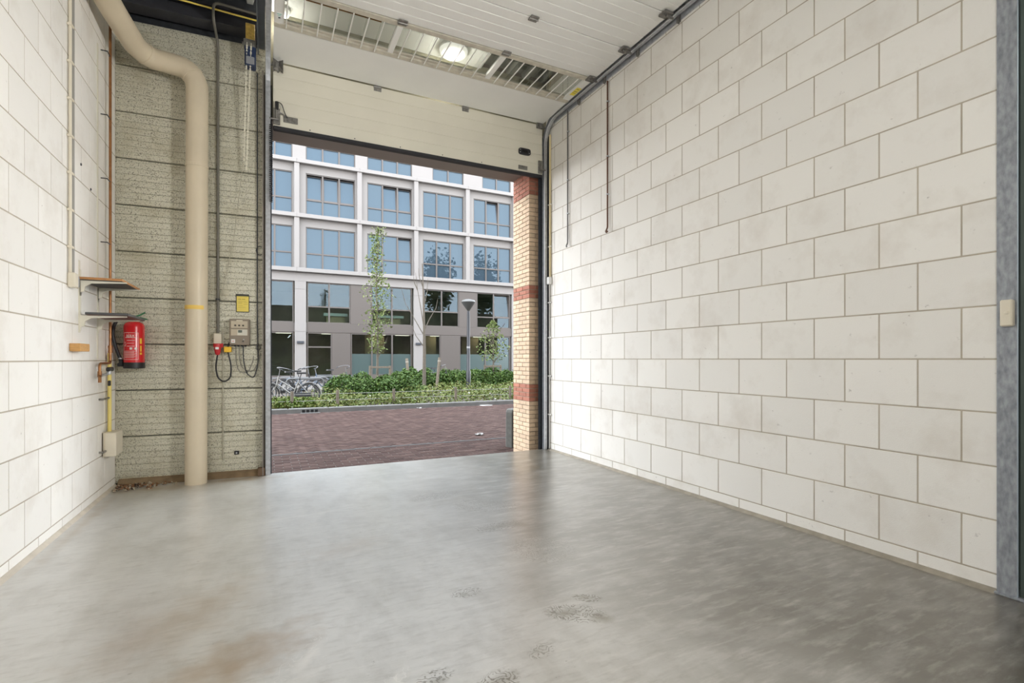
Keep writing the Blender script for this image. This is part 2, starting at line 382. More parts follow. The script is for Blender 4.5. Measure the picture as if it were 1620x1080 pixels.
# ---------------------------------------------------------------- roof deck, beam, rest of the hall behind the camera
def deck(y0, y1):
    pr = []; x = -1.45
    while x < 4.2: pr += [(x, 0), (x+.06, 0), (x+.085, .09), (x+.225, .09)]; x += .25
    pr += [(x, 0), (x, .16), (-1.45, .16)]
    return MB().prism(pr, y0, y1, lambda p, q, h: (p, h, 5.30+q))
solo('ceiling', deck(-9, 6.7), m_deck, (0, 0, 5.3), 'grey profiled steel roof deck', kind='structure')
ib = [(-.09, 0), (.09, 0), (.09, .014), (.006, .014), (.006, .166), (.09, .166), (.09, .18), (-.09, .18), (-.09, .166), (-.006, .166), (-.006, .014), (-.09, .014)]
solo('trim_2', MB().prism(ib, -1.4, -.06, lambda p, q, h: (h, 6.24-.045*min(0, h)+p, 4.88+q)), m_beam, (0, 6.24, 4.88), 'dark steel roof beam above the panel wall', kind='structure')
solo('trim_9', MB().box(-.02, 3.66, 6.34, 6.40, 4.06, 5.30), mat('olive_lintel_sheet', (.34, .32, .23), .5, .2, var=.3, vs=3), (1.8, 6.37, 4.06), 'olive sheet lining above the door opening', kind='structure')
solo('trim_10', MB().box(.05, 2.62, 4.2, 6.335, 5.262, 5.298), mat('white_ceiling_board', (.80, .80, .80), .7), (1.3, 5.2, 5.26), 'white insulation boards above the raised door', kind='structure')
for i, y in enumerate((3.0, -.5, -4)):
    solo('trim_%d' % (3+i), MB().prism(ib, -1.4, 4.1, lambda p, q, h: (h, y+p, 5.1+q)), m_beam, (0, y, 5.1), ('dark steel roof beam above the raised door', 'dark steel roof beam over the photographer', 'dark steel roof beam deep in the hall')[i], kind='structure')
solo('wall_hall_back', MB().box(-1.9, 4.6, -9.3, -9, 0, 5.5), m_white, (0, -9, 0), 'white wall at the rear end of the hall', kind='structure')
solo('wall_hall_right', MB().box(4.2, 4.5, -9, 1.4, 0, 5.5), m_white, (4.3, -4, 0), 'white wall of the hall beyond the steel column', kind='structure')

# steel column at the right edge of the view, with a green sheet behind it
m_colgalv = mat('weathered_galvanised_column', (.36, .38, .41), .55, .3, var=.45, vs=48, bump=.2, bs=60, stretch=(1, 1, .45), col2=(.20, .215, .24))
col = thing('steel_column', 'grey galvanised steel column at the end of the right block wall', 'column', (3.72, 1.26, 0))
part('flange', MB().cbox(3.640, 3.652, 1.232, 1.318, 0, 5.3, .002), m_colgalv, col)
part('web', MB().box(3.652, 3.90, 1.268, 1.278, 0, 5.3), m_green, col)
part('outer_flange', MB().box(3.90, 3.912, 1.2, 1.34, 0, 5.3), m_colgalv, col)
part('edge_angle', MB().cbox(3.636, 3.652, 1.228, 1.2318, 0, 5.3, .001), mat('bare_zinc_edge', (.55, .62, .72), .35, .7), col)
part('base_plate', MB().cbox(3.625, 3.95, 1.17, 1.325, 0, .015, .003), m_colgalv, col)
solo('wall_partition', MB().box(3.655, 3.74, -3, 1.2255, 0, 5.3), m_green, (3.72, 0, 0), 'dark green sheet partition beyond the steel column', kind='structure')
solo('concrete_plinth', MB().cbox(3.56, 3.70, .9, 1.17, 0, .055, .012), mat('plinth_concrete', (.50, .46, .37), .9, var=.3, vs=14), (3.65, 1.0, 0), 'pale rough concrete plinth at the foot of the steel column', 'plinth')
sw = thing('light_switch', 'cream switch box on the galvanised steel column', 'switch', (3.64, 1.268, 1.48))
part('housing', MB().cbox(3.602, 3.640, 1.240, 1.292, 1.478, 1.622, .006), m_cream, sw)
part('button', MB().lathe([(.010, 0), (.010, .005), (.007, .007)], (3.602, 1.262, 1.552), 12, (-1, 0, 0)), m_cream, sw, True)

# ---------------------------------------------------------------- front of the building around the opening
m_brickwall = mat('facade_brick_far', (.16, .105, .075), .9, var=.3, vs=9)
m_soffit = mat('taupe_soffit', (.255, .225, .205), .7)
mb = MB().box(-22, .05, 6.62, 6.92, -.2, 6.9).box(3.62, 26, 6.45, 6.92, -.2, 6.9).box(.05, 3.62, 6.40, 6.92, 4.06, 6.9)
solo('wall_front', mb, m_brickwall, (0, 6.6, 0), 'brick front wall around the door opening', kind='structure')
solo('trim_6', MB().box(.05, 3.62, 6.36, 6.92, 4.02, 4.06), m_soffit, (1.7, 6.6, 4.02), 'taupe soffit lining above the open door', kind='structure')
solo('trim_7', MB().box(-.03, .05, 6.33, 6.64, 0, 4.4).box(.0, .05, 6.3, 6.33, 0, 4.4), m_darksteel, (0, 6.4, 0), 'dark steel jamb at the left side of the opening', kind='structure')
solo('roof', MB().box(-22, 26, -9.4, 6.62, 5.46, 5.62), m_darksteel, (0, 0, 5.5), 'flat roof of the warehouse', kind='structure')

# brick pier, every brick a piece
bm_y = mat('buff_brick', (.64, .48, .33), .85, var=.18, vs=25, objvar=.12)
bm_r = mat('red_brick', (.40, .16, .105), .85, var=.2, vs=25, objvar=.12)
m_pmort = mat('pier_mortar', (.30, .23, .17), .9)
PX, PY0, PY1, PX1 = 3.407, 6.40, 6.92, 3.62
pier = solo('wall_pier', MB().box(PX+.008, PX1, PY0+.008, PY1-.004, -.2, 4.02), m_pmort, (PX, PY0, -.2), 'buff brick pier with red bands beside the opening', kind='structure')
_brk = {}
def brick(x0, x1, y0, y1, z0, z1, red):
    k = (round(x1-x0, 3), round(y1-y0, 3), red)
    if k not in _brk:
        a, b, c = (x1-x0)/2, (y1-y0)/2, (z1-z0)/2
        _brk[k] = MB().cbox(-a, a, -b, b, -c, c, .003).mesh('brick', bm_r if red else bm_y)
    link('brick', _brk[k], pier, ((x0+x1)/2-PX, (y0+y1)/2-PY0, (z0+z1)/2+.2))
z = -.19; c = 0
while z < 4.0:
    red = (2.17 < z+.03 < 2.38) or (.71 < z+.03 < .92) or z > 3.66
    if c % 2: cuts = [0, .10, .31, .52]; first = .21
    else: cuts = [0, .21, .42, .52]; first = .10
    for i in range(3):
        y0, y1 = PY0+cuts[i]+(.005 if i else 0), PY0+cuts[i+1]-.005
        x1 = PX+(first if i == 0 else .10)
        brick(PX, min(x1, PX1), y0, y1, z+.005, z+.0575, red)
    if c % 2 == 0: brick(PX+.11, PX1, PY0, PY0+.1, z+.005, z+.0575, red)
    z += .0625; c += 1
# ---------------------------------------------------------------- raised sectional door
m_doorp = mat('door_white_coating', (.80, .795, .76), .45, var=.05, vs=2.2)
m_doorc = mat('door_cream_coating', (.74, .71, .60), .45, var=.10, vs=1.6)
m_alu = mat('aluminium_rail', (.66, .62, .52), .45, .25, var=.25, vs=12)
m_pane = glass('acrylic_pane', (.80, .82, .80), .04)
m_hinge = mat('hinge_steel', (.30, .29, .27), .45, .7, var=.4, vs=40)
DX0, DX1 = .065, 3.535
door = thing('overhead_door', 'raised white sectional overhead door with a barred window strip', 'door', (1.8, 6.26, 3.9))
def slab(y0, z0, y1, z1, th, grooves, m, name='door_panel', **k):
    """panel between two points of the door line; +n is the hidden side"""
    a = Vector((0, y0, z0)); b = Vector((0, y1, z1)); L_ = (b-a).length; t = (b-a)/L_; n = Vector((0, -t.z, t.y)); n = n if n.z > 0 or n.y > .5 else -n
    pr = [(0, .003), (.006, .0)]; pr = [(.003, .006)]
    for i in range(1, grooves+1):
        q = L_*i/(grooves+1); pr += [(0, q-.007), (.0035, q-.002), (.0035, q+.002), (0, q+.007)]
    pr += [(0, L_-.01), (.003, L_-.006), (th, L_-.004), (th, .004)]
    return part(name, MB().prism(pr, DX0, DX1, lambda p, q, h: tuple(Vector((h, 0, 0))+a+t*q+n*p)), m, door, **k)
slab(6.245, 3.925, 6.245, 4.640, .04, 4, m_doorc, label='cream bottom panel of the door')
slab(6.240, 4.643, 5.605, 4.662, .04, 0, m_doorp)
YS = [4.97, 4.345, 3.72, 3.095, 2.47]
for a, b in zip(YS, YS[1:]): slab(a, 4.662, b, 4.662, .04, 4, m_doorp)
gl = part('window_rail', MB().cbox(DX0, DX1, 5.535, 5.600, 4.656, 4.705, .004).cbox(DX0, DX1, 5.50, 5.535, 4.674, 4.705, .003), m_alu, door)
part('window_rail', MB().cbox(DX0, DX1, 4.975, 5.045, 4.656, 4.705, .004).cbox(DX0, DX1, 5.045, 5.075, 4.674, 4.705, .003), m_alu, door)
for x0, x1, nm in ((DX0, .155, 'end_stile'), (1.185, 1.245, 'mullion'), (2.345, 2.405, 'mullion'), (3.44, DX1, 'end_stile')):
    o = part(nm, MB().cbox(x0, x1, 5.045, 5.535, 4.660, 4.704, .004), m_doorp, door)
    if nm == 'end_stile' and x0 < 1:
        part('logo_sticker', MB().box(.08, .14, 5.36, 5.47, 4.6585, 4.66).box(.098, .122, 5.40, 5.408, 4.6572, 4.6586, 1).box(.09, .13, 5.375, 5.384, 4.6572, 4.6586, 2).prism([(.10, 5.43), (.108, 5.455), (.115, 5.44), (.126, 5.447), (.12, 5.428)], 4.6572, 4.6586, lambda p, q, h: (p, q, h), 3),
             [m_white, mat('teal_print', (.25, .62, .52), .5), MATS['teal_print'], mat('dark_print', (.06, .09, .10), .5)], o, label='white sticker with a teal printed logo')
    if nm == 'end_stile' and x0 > 3:
        part('warning_sticker', MB().box(3.455, 3.52, 5.22, 5.40, 4.6585, 4.66).box(3.462, 3.513, 5.30, 5.312, 4.6572, 4.6586, 1).box(3.462, 3.513, 5.34, 5.348, 4.6572, 4.6586, 1).box(3.47, 3.505, 5.25, 5.262, 4.6572, 4.6586, 1),
             [mat('yellow_print', (.80, .66, .06), .5), mat('olive_print', (.25, .22, .05), .5)], o, label='yellow printed sticker')
for x0, x1 in ((.155, 1.185), (1.245, 2.345), (2.405, 3.44)): part('pane', MB().box(x0, x1, 5.05, 5.53, 4.685, 4.690), m_pane, door)
for x0 in (.175, 1.31, 2.47):
    for i in range(7): part('window_bar', MB().cbox(x0+.146*i-.006, x0+.146*i+.006, 5.03, 5.56, 4.640, 4.652, .003), m_doorp, door)
part('bottom_seal', MB().cbox(DX0, DX1, 6.235, 6.30, 3.885, 3.93, .01), m_rubber, door)
for y, z, vert in ((6.245, 4.625, 1), (4.972, 4.66, 0), (4.345, 4.66, 0), (3.72, 4.66, 0)):
    for x in (1.22, 2.365):
        h = MB()
        if vert: h.cbox(x-.045, x+.045, y-.010, y, z-.045, z-.006, .002).cbox(x-.045, x+.045, y-.012, y+.0, z+.006, z+.03, .002)
        else: h.cbox(x-.045, x+.045, y+.006, y+.04, z-.012, z+.0, .002).cbox(x-.045, x+.045, y-.04, y-.006, z-.012, z+.0, .002)
        h.tube([(x-.05, y-(.012 if vert else 0), z-(0 if vert else .012)), (x+.05, y-(.012 if vert else 0), z-(0 if vert else .012))], .008, 8)
        part('hinge', h, m_hinge, door)
    for x, s in ((DX0, -1), (DX1, 1)):
        o = MB().cbox(x-s*.10, x+s*.002, y-.05, y+.05, z-.022, z-.002, .003) if not vert else MB().cbox(x-s*.10, x+s*.002, y-.03, y-.004, z-.05, z+.04, .003)
        c = Vector((x+s*.02, y-.02 if vert else y, z if vert else z-.0))
        o.tube([(x-s*.085, c.y-.006, c.z-.03), (x+s*.035, c.y-.006, c.z-.03)], .011, 8)
        o.cbox(x-s*.06 if s > 0 else x-.01, x+.01 if s > 0 else x+.06, c.y-.03, c.y-.02, c.z-.055, c.z-.005, .002)
        part('end_hinge', o, m_hinge, door)
for x, s in ((DX0, -1), (DX1, 1)):
    part('roller_carrier', MB().cbox(x-(.07 if s > 0 else -.0), x+(.0 if s > 0 else .07), 6.222, 6.243, 3.94, 4.12, .003).tube([(x-s*.03, 6.215, 4.0), (x-s*.03, 6.215, 4.11)], .009, 8).tube([(x-s*.06, 6.21, 3.99), (x+s*.04, 6.21, 3.99)], .010, 8), m_hinge, door)
part('handle', MB().prism([(3.246+.092*math.copysign(abs(math.cos(t))**.45, math.cos(t)), 4.205+.045*math.copysign(abs(math.sin(t))**.45, math.sin(t))) for t in [i*PI/12 for i in range(24)]], 6.222, 6.245, lambda p, q, h: (p, h, q))
     .cbox(3.20, 3.29, 6.214, 6.224, 4.185, 4.222, .004, 1), [m_black, mat('handle_insert', (.006, .006, .008), .25)], door, label='black recessed door handle')
for t in ((3.175, 4.225), (3.175, 4.187), (3.315, 4.187)): part('screw', MB().lathe([(.006, 0), (.005, .003)], (t[0], 6.222, t[1]), 8, (0, -1, 0)), m_steel, door)
part('plate', MB().cbox(3.155, 3.295, 6.236, 6.246, 3.955, 4.01, .002).box(3.17, 3.28, 6.233, 6.237, 3.968, 3.974).box(3.17, 3.28, 6.233, 6.237, 3.985, 3.991), m_hinge, door, label='small ribbed metal plate')
part('plate', MB().cbox(.17, .32, 6.234, 6.246, 3.985, 4.055, .003).cbox(.20, .225, 6.222, 6.236, 4.0, 4.04, .003).cbox(.265, .29, 6.222, 6.236, 4.0, 4.04, .003), m_hinge, door, label='worn metal bracket at the lower left corner')
part('slack_switch', MB().cbox(.085, .12, 6.20, 6.235, 4.10, 4.19, .006), m_black, door)
part('switch_cable', MB().tube(rounded([(.105, 6.215, 4.19), (.15, 6.20, 4.17), (.18, 6.215, 4.08), (.21, 6.22, 4.03)], .05), .005, 6), m_black, door, True)
part('chain', MB().tube([(.09+.02*i/2, 6.225, 4.10-.005*i+.004*(-1)**i) for i in range(12)], .006, 6), m_hinge, door)
for x in (.45, .95, 1.5, 2.05, 2.6): part('screw', MB().lathe([(.007, 0), (.006, .003)], (x, 6.245, 3.95), 8, (0, -1, 0)), m_black, door)
def coil(x, y, z0, z1, turns, r, rr):
    return MB().tube([(x+r*math.cos(2*PI*i/8), y+r*math.sin(2*PI*i/8), z1+(z0-z1)*i/(turns*8)) for i in range(turns*8+1)], rr, 5)
solo('coiled_cable', coil(.042, 6.20, 3.05, 3.92, 40, .014, .0055), m_black, (.06, 6.2, 3.05), 'black coiled cable hanging beside the left door track', 'cable', smooth=True)

# ---------------------------------------------------------------- door tracks
def track_path():
    p = [(6.275, 0), (6.275, 2), (6.275, 4.36)]
    p += [(5.945+.33*math.cos(a), 4.36+.33*math.sin(a)) for a in [PI/2*i/8 for i in range(1, 9)]]
    return p+[(4.2, 4.69), (2.3, 4.69)]
def sweep(mb, prof, path):
    n = len(prof); K = len(path); vs = []
    for i, (y, z) in enumerate(path):
        a = Vector(path[max(0, i-1)]); b = Vector(path[min(K-1, i+1)]); t = (b-a).normalized(); nn = Vector((-t.y, t.x))
        for x, q in prof: vs.append((x, y+nn.x*q, z+nn.y*q))
    fs = [(i*n+j, i*n+(j+1) % n, (i+1)*n+(j+1) % n, (i+1)*n+j) for i in range(K-1) for j in range(n)]
    fs += [tuple(range(n)), tuple((K-1)*n+j for j in range(n))]
    return mb.add(vs, fs)
def cprof(x, s):   # channel, open towards the door
    return [(x, -.03), (x-s*.05, -.03), (x-s*.05, -.024), (x-s*.004, -.026), (x-s*.004, .026), (x-s*.05, .024), (x-s*.05, .03), (x, .03)]
tr = thing('door_track', 'galvanised door track along the right block wall', 'track', (3.6, 6.27, 0))
part('rail', sweep(MB(), cprof(3.618, 1), track_path()), m_steel, tr)
part('rail_lip', sweep(MB(), [(3.566, .026), (3.574, .026), (3.574, .038), (3.566, .038)], [(y-.0, z) for y, z in track_path()]), mat('bright_zinc', (.78, .80, .84), .28, .8), tr)
part('jamb_angle', MB().box(3.52, 3.648, 6.325, 6.335, 0, 4.5).box(3.625, 3.645, 6.24, 6.325, 0, 4.5).box(3.535, 3.55, 6.31, 6.326, 0, 4.4), m_darksteel, tr)
part('wall_angle', MB().box(3.64, 3.652, 2.3, 6.1, 4.625, 4.72).box(3.60, 3.652, 2.3, 6.1, 4.72, 4.728), m_steel, tr)
for y in (5.45, 4.9, 4.3, 3.7, 3.1): part('bracket', MB().cbox(3.618, 3.642, y-.02, y+.02, 4.60, 4.71, .002).lathe([(.009, 0), (.007, .01)], (3.632, y, 4.60), 6, (0, 0, -1)), m_hinge, tr)
tl = thing('door_track', 'galvanised door track at the left side of the opening', 'track', (0, 6.27, 0))
part('rail', sweep(MB(), cprof(-.012, -1), track_path()), m_steel, tl)
part('jamb_angle', MB().box(-.045, .03, 6.300, 6.312, 0, 4.5).box(-.045, -.033, 6.21, 6.305, 0, 4.5), mat('grey_brown_steel', (.25, .22, .19), .45, .5, var=.2, vs=15), tl)
part('track_angle', MB().box(-.085, -.015, 2.3, 6.2, 4.725, 4.733).box(-.091, -.079, 2.3, 6.2, 4.66, 4.76), mat('blue_grey_steel', (.17, .19, .22), .35, .7, var=.2, vs=8), tl)
part('foot', MB().cbox(-.09, -.02, 6.22, 6.30, 0, .09, .005), mat('rusty_foot', (.16, .10, .06), .8), tl)

# ---------------------------------------------------------------- lamps above the raised door, fill lamps added unseen behind the camera
LB = 5.262
m_lampglass = mat('opal_lamp_glass', (1, .98, .94), .3, emit=.7)
for x, y, r, lab in ((2.14, 6.07, .18, 'round white bulkhead lamp seen through the door window strip'), (.17, 6.22, .07, 'small round white lamp above the left end of the door')):
    l = thing('bulkhead_lamp', lab, 'lamp', (x, y, LB))
    part('base', MB().lathe([(r*1.05, 0), (r*1.05, -.03), (r, -.035)], (x, y, LB), 24), m_white, l, True)
    part('lamp_shade', MB().lathe([(r, -.035), (r*.97, -.06), (r*.8, -.085), (r*.4, -.1), (.01, -.103)], (x, y, LB), 24), m_lampglass, l, True)
    q = bpy.data.lights.new('bulb', 'POINT'); q.energy = 15 if r > .15 else 6; q.color = (1, .95, .86); q.shadow_soft_size = .08
    b = link('bulb', q, l, (0, 0, -.16))
LZ = 4.1
m_tube = mat('fill_lamp_diffuser', (1, .97, .92), .4, emit=6.0)
n = 0
for y, lab in ((-1.3, 'nearest'), (-3.2, 'second'), (-5.2, 'third'), (-7.2, 'last')):
    for x, sd in ((-.1, 'left'), (2.5, 'right')):
        l = thing('fill_lamp', 'added ceiling fill lamp in the hall, %s from the door in the %s row' % (lab, sd), 'lamp', (x, y, LZ+.05), 0, 'added fill lamps in the hall behind the camera')
        part('housing', MB().cbox(x-.09, x+.09, y-.75, y+.75, LZ+.02, LZ+.10, .01), m_white, l)
        part('diffuser', MB().cbox(x-.075, x+.075, y-.73, y+.73, LZ, LZ+.022, .008), m_tube, l)
        for dy in (-.5, .5): part('hanger', MB().tube([(x, y+dy, LZ+.10), (x, y+dy, 5.30)], .004, 6), m_steel, l)
        q = bpy.data.lights.new('tube', 'AREA'); q.shape = 'RECTANGLE'; q.size = .15; q.size_y = 1.45; q.energy = FILL_LAMP_W if x > 1 else FILL_LAMP_W*.2; q.color = FILL_LAMP_C
        b = link('tube', q, l, (0, 0, -.055))

for (fx_, fy_, fz_), aim, wx, lab, pw in (((3.44, -.6, 2.6), (-1, .62, .12), 3.64, 'added fill light on the green partition behind the camera', FILL_FLOOD_W[0]), ((-1.19, -2.2, 2.6), (1, .85, .16), -1.39, 'added fill light on the left block wall behind the camera', FILL_FLOOD_W[1])):
    fl_ = thing('fill_light', lab, 'lamp', (fx_, fy_, fz_))  # unseen fill light added to brighten the block walls
    _F = Matrix.Translation((fx_, fy_, fz_)) @ Vector(aim).to_track_quat('Y', 'Z').to_matrix().to_4x4()
    part('housing', MB().cbox(-.25, .25, -.06, 0, -.18, .18, .01, 0, _F), m_darksteel, fl_)
    part('lens', MB().box(-.22, .22, 0, .006, -.15, .15, 0, _F), m_tube, fl_)
    part('bracket', MB().cbox(min(fx_, wx), max(fx_, wx), fy_-.04, fy_+.04, fz_-.1, fz_-.06, .004), m_darksteel, fl_)
    q = bpy.data.lights.new('fill_flood', 'AREA'); q.shape = 'RECTANGLE'; q.size = .42; q.size_y = .28; q.energy = pw; q.color = (1, .98, .95); q.spread = math.radians(125)
    b = link('fill_flood', q, fl_); b.matrix_local = Matrix.Translation((-fx_, -fy_, -fz_)) @ _F @ Matrix.Translation((0, .02, 0)) @ Matrix.Rotation(PI/2, 4, 'X')
# ---------------------------------------------------------------- big drain pipe
m_pvc = mat('beige_pvc', (.66, .57, .42), .42, var=.10, vs=3)
dp = thing('drain_pipe', 'thick beige drain pipe bending along the panel wall', 'pipe', (-.66, 6.17, 0))
pth = [Vector(p) for p in [(-.665, 6.165, .0), (-.655, 6.17, 4.20), (-.75, 6.18, 4.33), (-1.06, 6.20, 4.36), (-1.16, 6.08, 4.38), (-1.262, 5.5, 4.45), (-1.262, 4.0, 4.50), (-1.262, 1.5, 4.55)]]
part('pipe', MB().tube(rounded(pth, .13, 6), .102, 24), m_pvc, dp, True)
for p, q in ((Vector((-.70, 6.175, 4.262)), (pth[2]-pth[1]).normalized()), (Vector((-1.10, 6.15, 4.368)), (pth[4]-pth[3]).normalized())):
    part('sleeve', MB().lathe([(.103, -.012), (.107, -.01), (.107, .01), (.103, .012)], p, 24, q), m_pvc, dp, True)
part('tape', MB().lathe([(.1028, 0), (.1031, .001), (.1031, .04), (.1028, .041)], (-.663, 6.166, 1.815), 24), mat('yellow_tape', (.80, .55, .12), .5), dp, True, label='worn yellow tape')
part('pipe_clip', MB().lathe([(.105, 0), (.107, .002), (.107, .028), (.105, .03)], (-.657, 6.169, 3.3), 24).box(-.67, -.645, 6.27, 6.36, 3.3, 3.33), m_pvc, dp)

# ---------------------------------------------------------------- things on the left wall
def WL(y, z, d=0.): return (XL+d, y, z)
cd = thing('wall_conduit', 'cream conduit with its modelled shadow on the left block wall', 'conduit', WL(5.08, 1.95))
part('tube', MB().tube([WL(5.05, 1.98, .016), WL(5.05, 5.28, .016)], .011, 10), m_cream, cd, True)
part('tube', MB().tube([WL(5.095, 1.98, .016), WL(5.095, 5.28, .016)], .015, 10), mat('conduit_shadow', (.30, .29, .26), .5), cd, True, label='grey tube in place of the cream conduit shadow')  # dark tube modelled where the cream conduit casts its shadow
for i in range(11): part('saddle', MB().cbox(XL, XL+.03, 5.03, 5.115, 2.17+.29*i, 2.19+.29*i, .003), m_cream, cd)
part('junction_box', MB().cbox(XL, XL+.05, 5.035, 5.12, 1.865, 1.98, .008), m_cream, cd)
part('side_box', MB().cbox(XL, XL+.045, 5.123, 5.165, 1.875, 1.965, .006), mat('grey_plastic', (.33, .33, .33), .5), cd)
wbk = solo('wooden_block', MB().cbox(XL, XL+.07, 5.085, 5.32, 1.362, 1.425, .004), mat('pine_block', (.66, .36, .12), .6, var=.3, vs=14, stretch=(1, 5, 12)), WL(5.2, 1.36), 'small orange wooden block fixed to the left block wall', 'block')
m_bracket = mat('cream_bracket', (.72, .69, .58), .45)
m_under = mat('dark_board', (.075, .075, .075), .55, var=.2, vs=10)
m_wood = mat('orange_wood', (.50, .24, .085), .6, var=.3, vs=10, stretch=(3, 8, 20))
m_brown = mat('brown_board', (.12, .055, .045), .55, var=.2, vs=8)
for z, m1, lab, x0, x1, t in ((1.955, m_wood, 'orange wooden wall shelf on cream brackets, the upper one', XL+.005, XL+.30, .02), (1.665, m_under, 'dark brown wall shelf on cream brackets, the lower one', XL+.05, XL+.34, .02)):
    sh = thing('wall_shelf', lab, 'shelf', WL(5.58, z), 0, 'wall shelves above the tap')
    part('board', MB().cbox(x0, x1, 5.27, 5.93, z+.004, z+.004+t, .002).box(x0+.004, x1-.004, 5.275, 5.925, z+.001, z+.004, 1), [m1, m_under if z > 1.8 else m_brown], sh)
    for y in (5.317, 5.815):
        o = MB().cbox(XL+.006, XL+.012, y-.014, y+.014, z-.13, z+(.09 if z > 1.8 else .29), .002)
        o.prism([(0, .0), (.31, 0), (.31, -.008), (.07, -.022), (.03, -.05), (.022, -.09), (0, -.10)], y-.010, y+.010, lambda p, q, h: (XL+.012+p, h, z+q))
        part('bracket', o, m_bracket, sh)
for y in (5.317, 5.815):
    solo('bracket_rail', MB().cbox(XL, XL+.006, y-.016, y+.016, 1.3 if y > 5.5 else 1.52, 2.12 if y < 5.5 else 4.2, .001), m_bracket, WL(y, 1.5), 'cream slotted rail behind the shelves, %s one' % ('near' if y < 5.5 else 'long far'), 'rail', 'slotted shelf rails')
cp = thing('copper_pipe', 'copper water pipe beside the corner with a drain tap', 'pipe', WL(6.03, 1.17))
part('pipe', MB().tube(rounded([WL(6.02, 4.62, .05), WL(6.02, 1.26, .05), WL(5.68, 1.26, .05), WL(5.68, 1.13, .05)], .04), .0115, 10), m_copper, cp, True)
part('coupling', MB().lathe([(.017, 0), (.018, .01), (.015, .035), (.018, .06), (.017, .07)], WL(6.02, 1.36, .05), 12), m_copper, cp, True)
part('elbow', MB().lathe([(.016, 0), (.016, .05)], WL(5.68, 1.14, .05), 12).tube([WL(5.68, 1.15, .05), WL(5.64, 1.13, .06), WL(5.64, 1.09, .06)], .013, 8), m_copper, cp, True)
part('tap', MB().tube([WL(5.68, 1.15, .05), WL(5.86, 1.165, .08)], .012, 8).lathe([(.014, 0), (.02, .01), (.02, .03), (.012, .04)], WL(5.84, 1.155, .08), 10), m_steel, cp, True)
part('tap_lever', MB().cbox(XL+.065, XL+.095, 5.80, 5.95, 1.185, 1.225, .008).cbox(XL+.07, XL+.09, 5.84, 5.87, 1.05, 1.10, .005), m_black, cp)
for z in (4.2, 3.6, 3.0, 2.4): part('clip', MB().tube([WL(5.92, z), WL(5.92, z, .05), WL(6.03, z, .05)], .005, 6), m_darksteel, cp)
yp = thing('gas_pipe', 'yellow pipe running down to a cream box by the corner', 'pipe', WL(6.06, .37))
part('pipe', MB().tube([WL(6.075, 1.36, .032), WL(6.075, .60, .032)], .016, 10), m_yellowpipe, yp, True)
part('box', MB().cbox(XL+.02, XL+.11, 5.945, 6.20, .375, .60, .006).box(XL+.015, XL+.02, 5.94, 6.205, .37, .605), m_cream, yp)
part('clip', MB().tube([WL(5.86, .925), WL(5.86, .925, .03), WL(6.06, .925, .03)], .009, 8), m_hinge, yp)
part('clip', MB().tube([WL(5.87, .43), WL(5.87, .43, .03), WL(5.96, .43, .03)], .010, 8), m_hinge, yp)
for y, z in ((5.36, 2.93), (5.62, 2.80)):
    solo('anchor_plug', MB().lathe([(.012, 0), (.010, .006)], WL(y, z), 8, (1, 0, 0)), m_darksteel, WL(y, z), 'dark anchor plug in the left block wall, %s one' % ('higher' if y < 5.5 else 'lower'), 'plug', 'anchor plugs')

# ---------------------------------------------------------------- things on the panel wall (local x along the wall, -y into the room)
def wall_thing(name, label, cat, x, z): return thing(name, label, cat, (x, 6.33-.07*x, z), BR)
m_red = mat('red_enamel', (.62, .012, .018), .25, spec=.6)
fe = wall_thing('fire_extinguisher', 'red fire extinguisher with a black hose on the panel wall', 'fire extinguisher', -1.205, 1.205)
Y = -.13; r = .088
part('cylinder', MB().lathe([(.055, .0), (r, .004), (r, .375), (r*.96, .395), (r*.82, .415), (r*.55, .428), (.03, .433)], (0, Y, .045), 32), m_red, fe, True, True)
part('foot_ring', MB().lathe([(r*.97, 0), (r*1.03, .003), (r*1.03, .06), (r*.98, .062)], (0, Y, 0), 32), m_black, fe, True, True)
va = part('valve', MB().lathe([(.022, 0), (.022, .03), (.016, .035), (.016, .06)], (0, Y, .475), 14).cbox(-.05, .02, Y-.015, Y+.015, .50, .525, .005), mat('valve_metal', (.55, .45, .30), .35, .6), fe, False, True)
part('lever', MB().tube([(.0, Y, .525), (.05, Y-.02, .54), (.10, Y-.03, .57)], .008, 6).tube([(.0, Y, .52), (.06, Y-.02, .515), (.115, Y-.035, .50)], .008, 6), mat('green_lever', (.04, .20, .09), .5), va, True, True)
part('hose', MB().tube(rounded([(-.02, Y, .51), (-.13, Y-.01, .515), (-.185, Y-.01, .38), (-.16, Y, .23), (-.115, Y-.01, .10), (-.105, Y-.01, .07)], .09, 6), .0155, 10), m_black, fe, True, True)
part('nozzle', MB().lathe([(.016, .04), (.02, .03), (.02, 0)], (-.107, Y-.01, .05), 10).cbox(-.135, -.085, Y-.03, Y+.01, .02, .055, .006), m_black, fe, False, True)
part('hose_ring', MB().lathe([(.017, 0), (.018, .004), (.017, .012)], (-.113, Y-.01, .095), 10), m_steel, fe, True, True)
part('bracket', MB().box(-.04, .04, -.045, -.0, .30, .34).box(-.02, .02, -.012, 0, .2, .5), m_darksteel, fe, False, True)
m_lab = mat('white_print', (.82, .74, .70), .5)
fl = math.radians(-97)     # the label faces the room, a little to the left
def curved(a, z, rr=r+.0008): return (rr*math.cos(a), Y+rr*math.sin(a), z)
def decal(mb, a0, a1, z0, z1, mi=0, rr=r+.0008):
    n_ = max(2, int(abs(a1-a0)/.12)); vs = []; fs = []
    for i in range(n_+1): a = a0+(a1-a0)*i/n_; vs += [curved(a, z0, rr), curved(a, z1, rr)]
    for i in range(n_): fs.append((2*i, 2*i+1, 2*i+3, 2*i+2))
    return mb.add(vs, fs, mi)
lb = MB(); A0, A1 = fl-.75, fl+.75; zt, zb_ = .36, .09
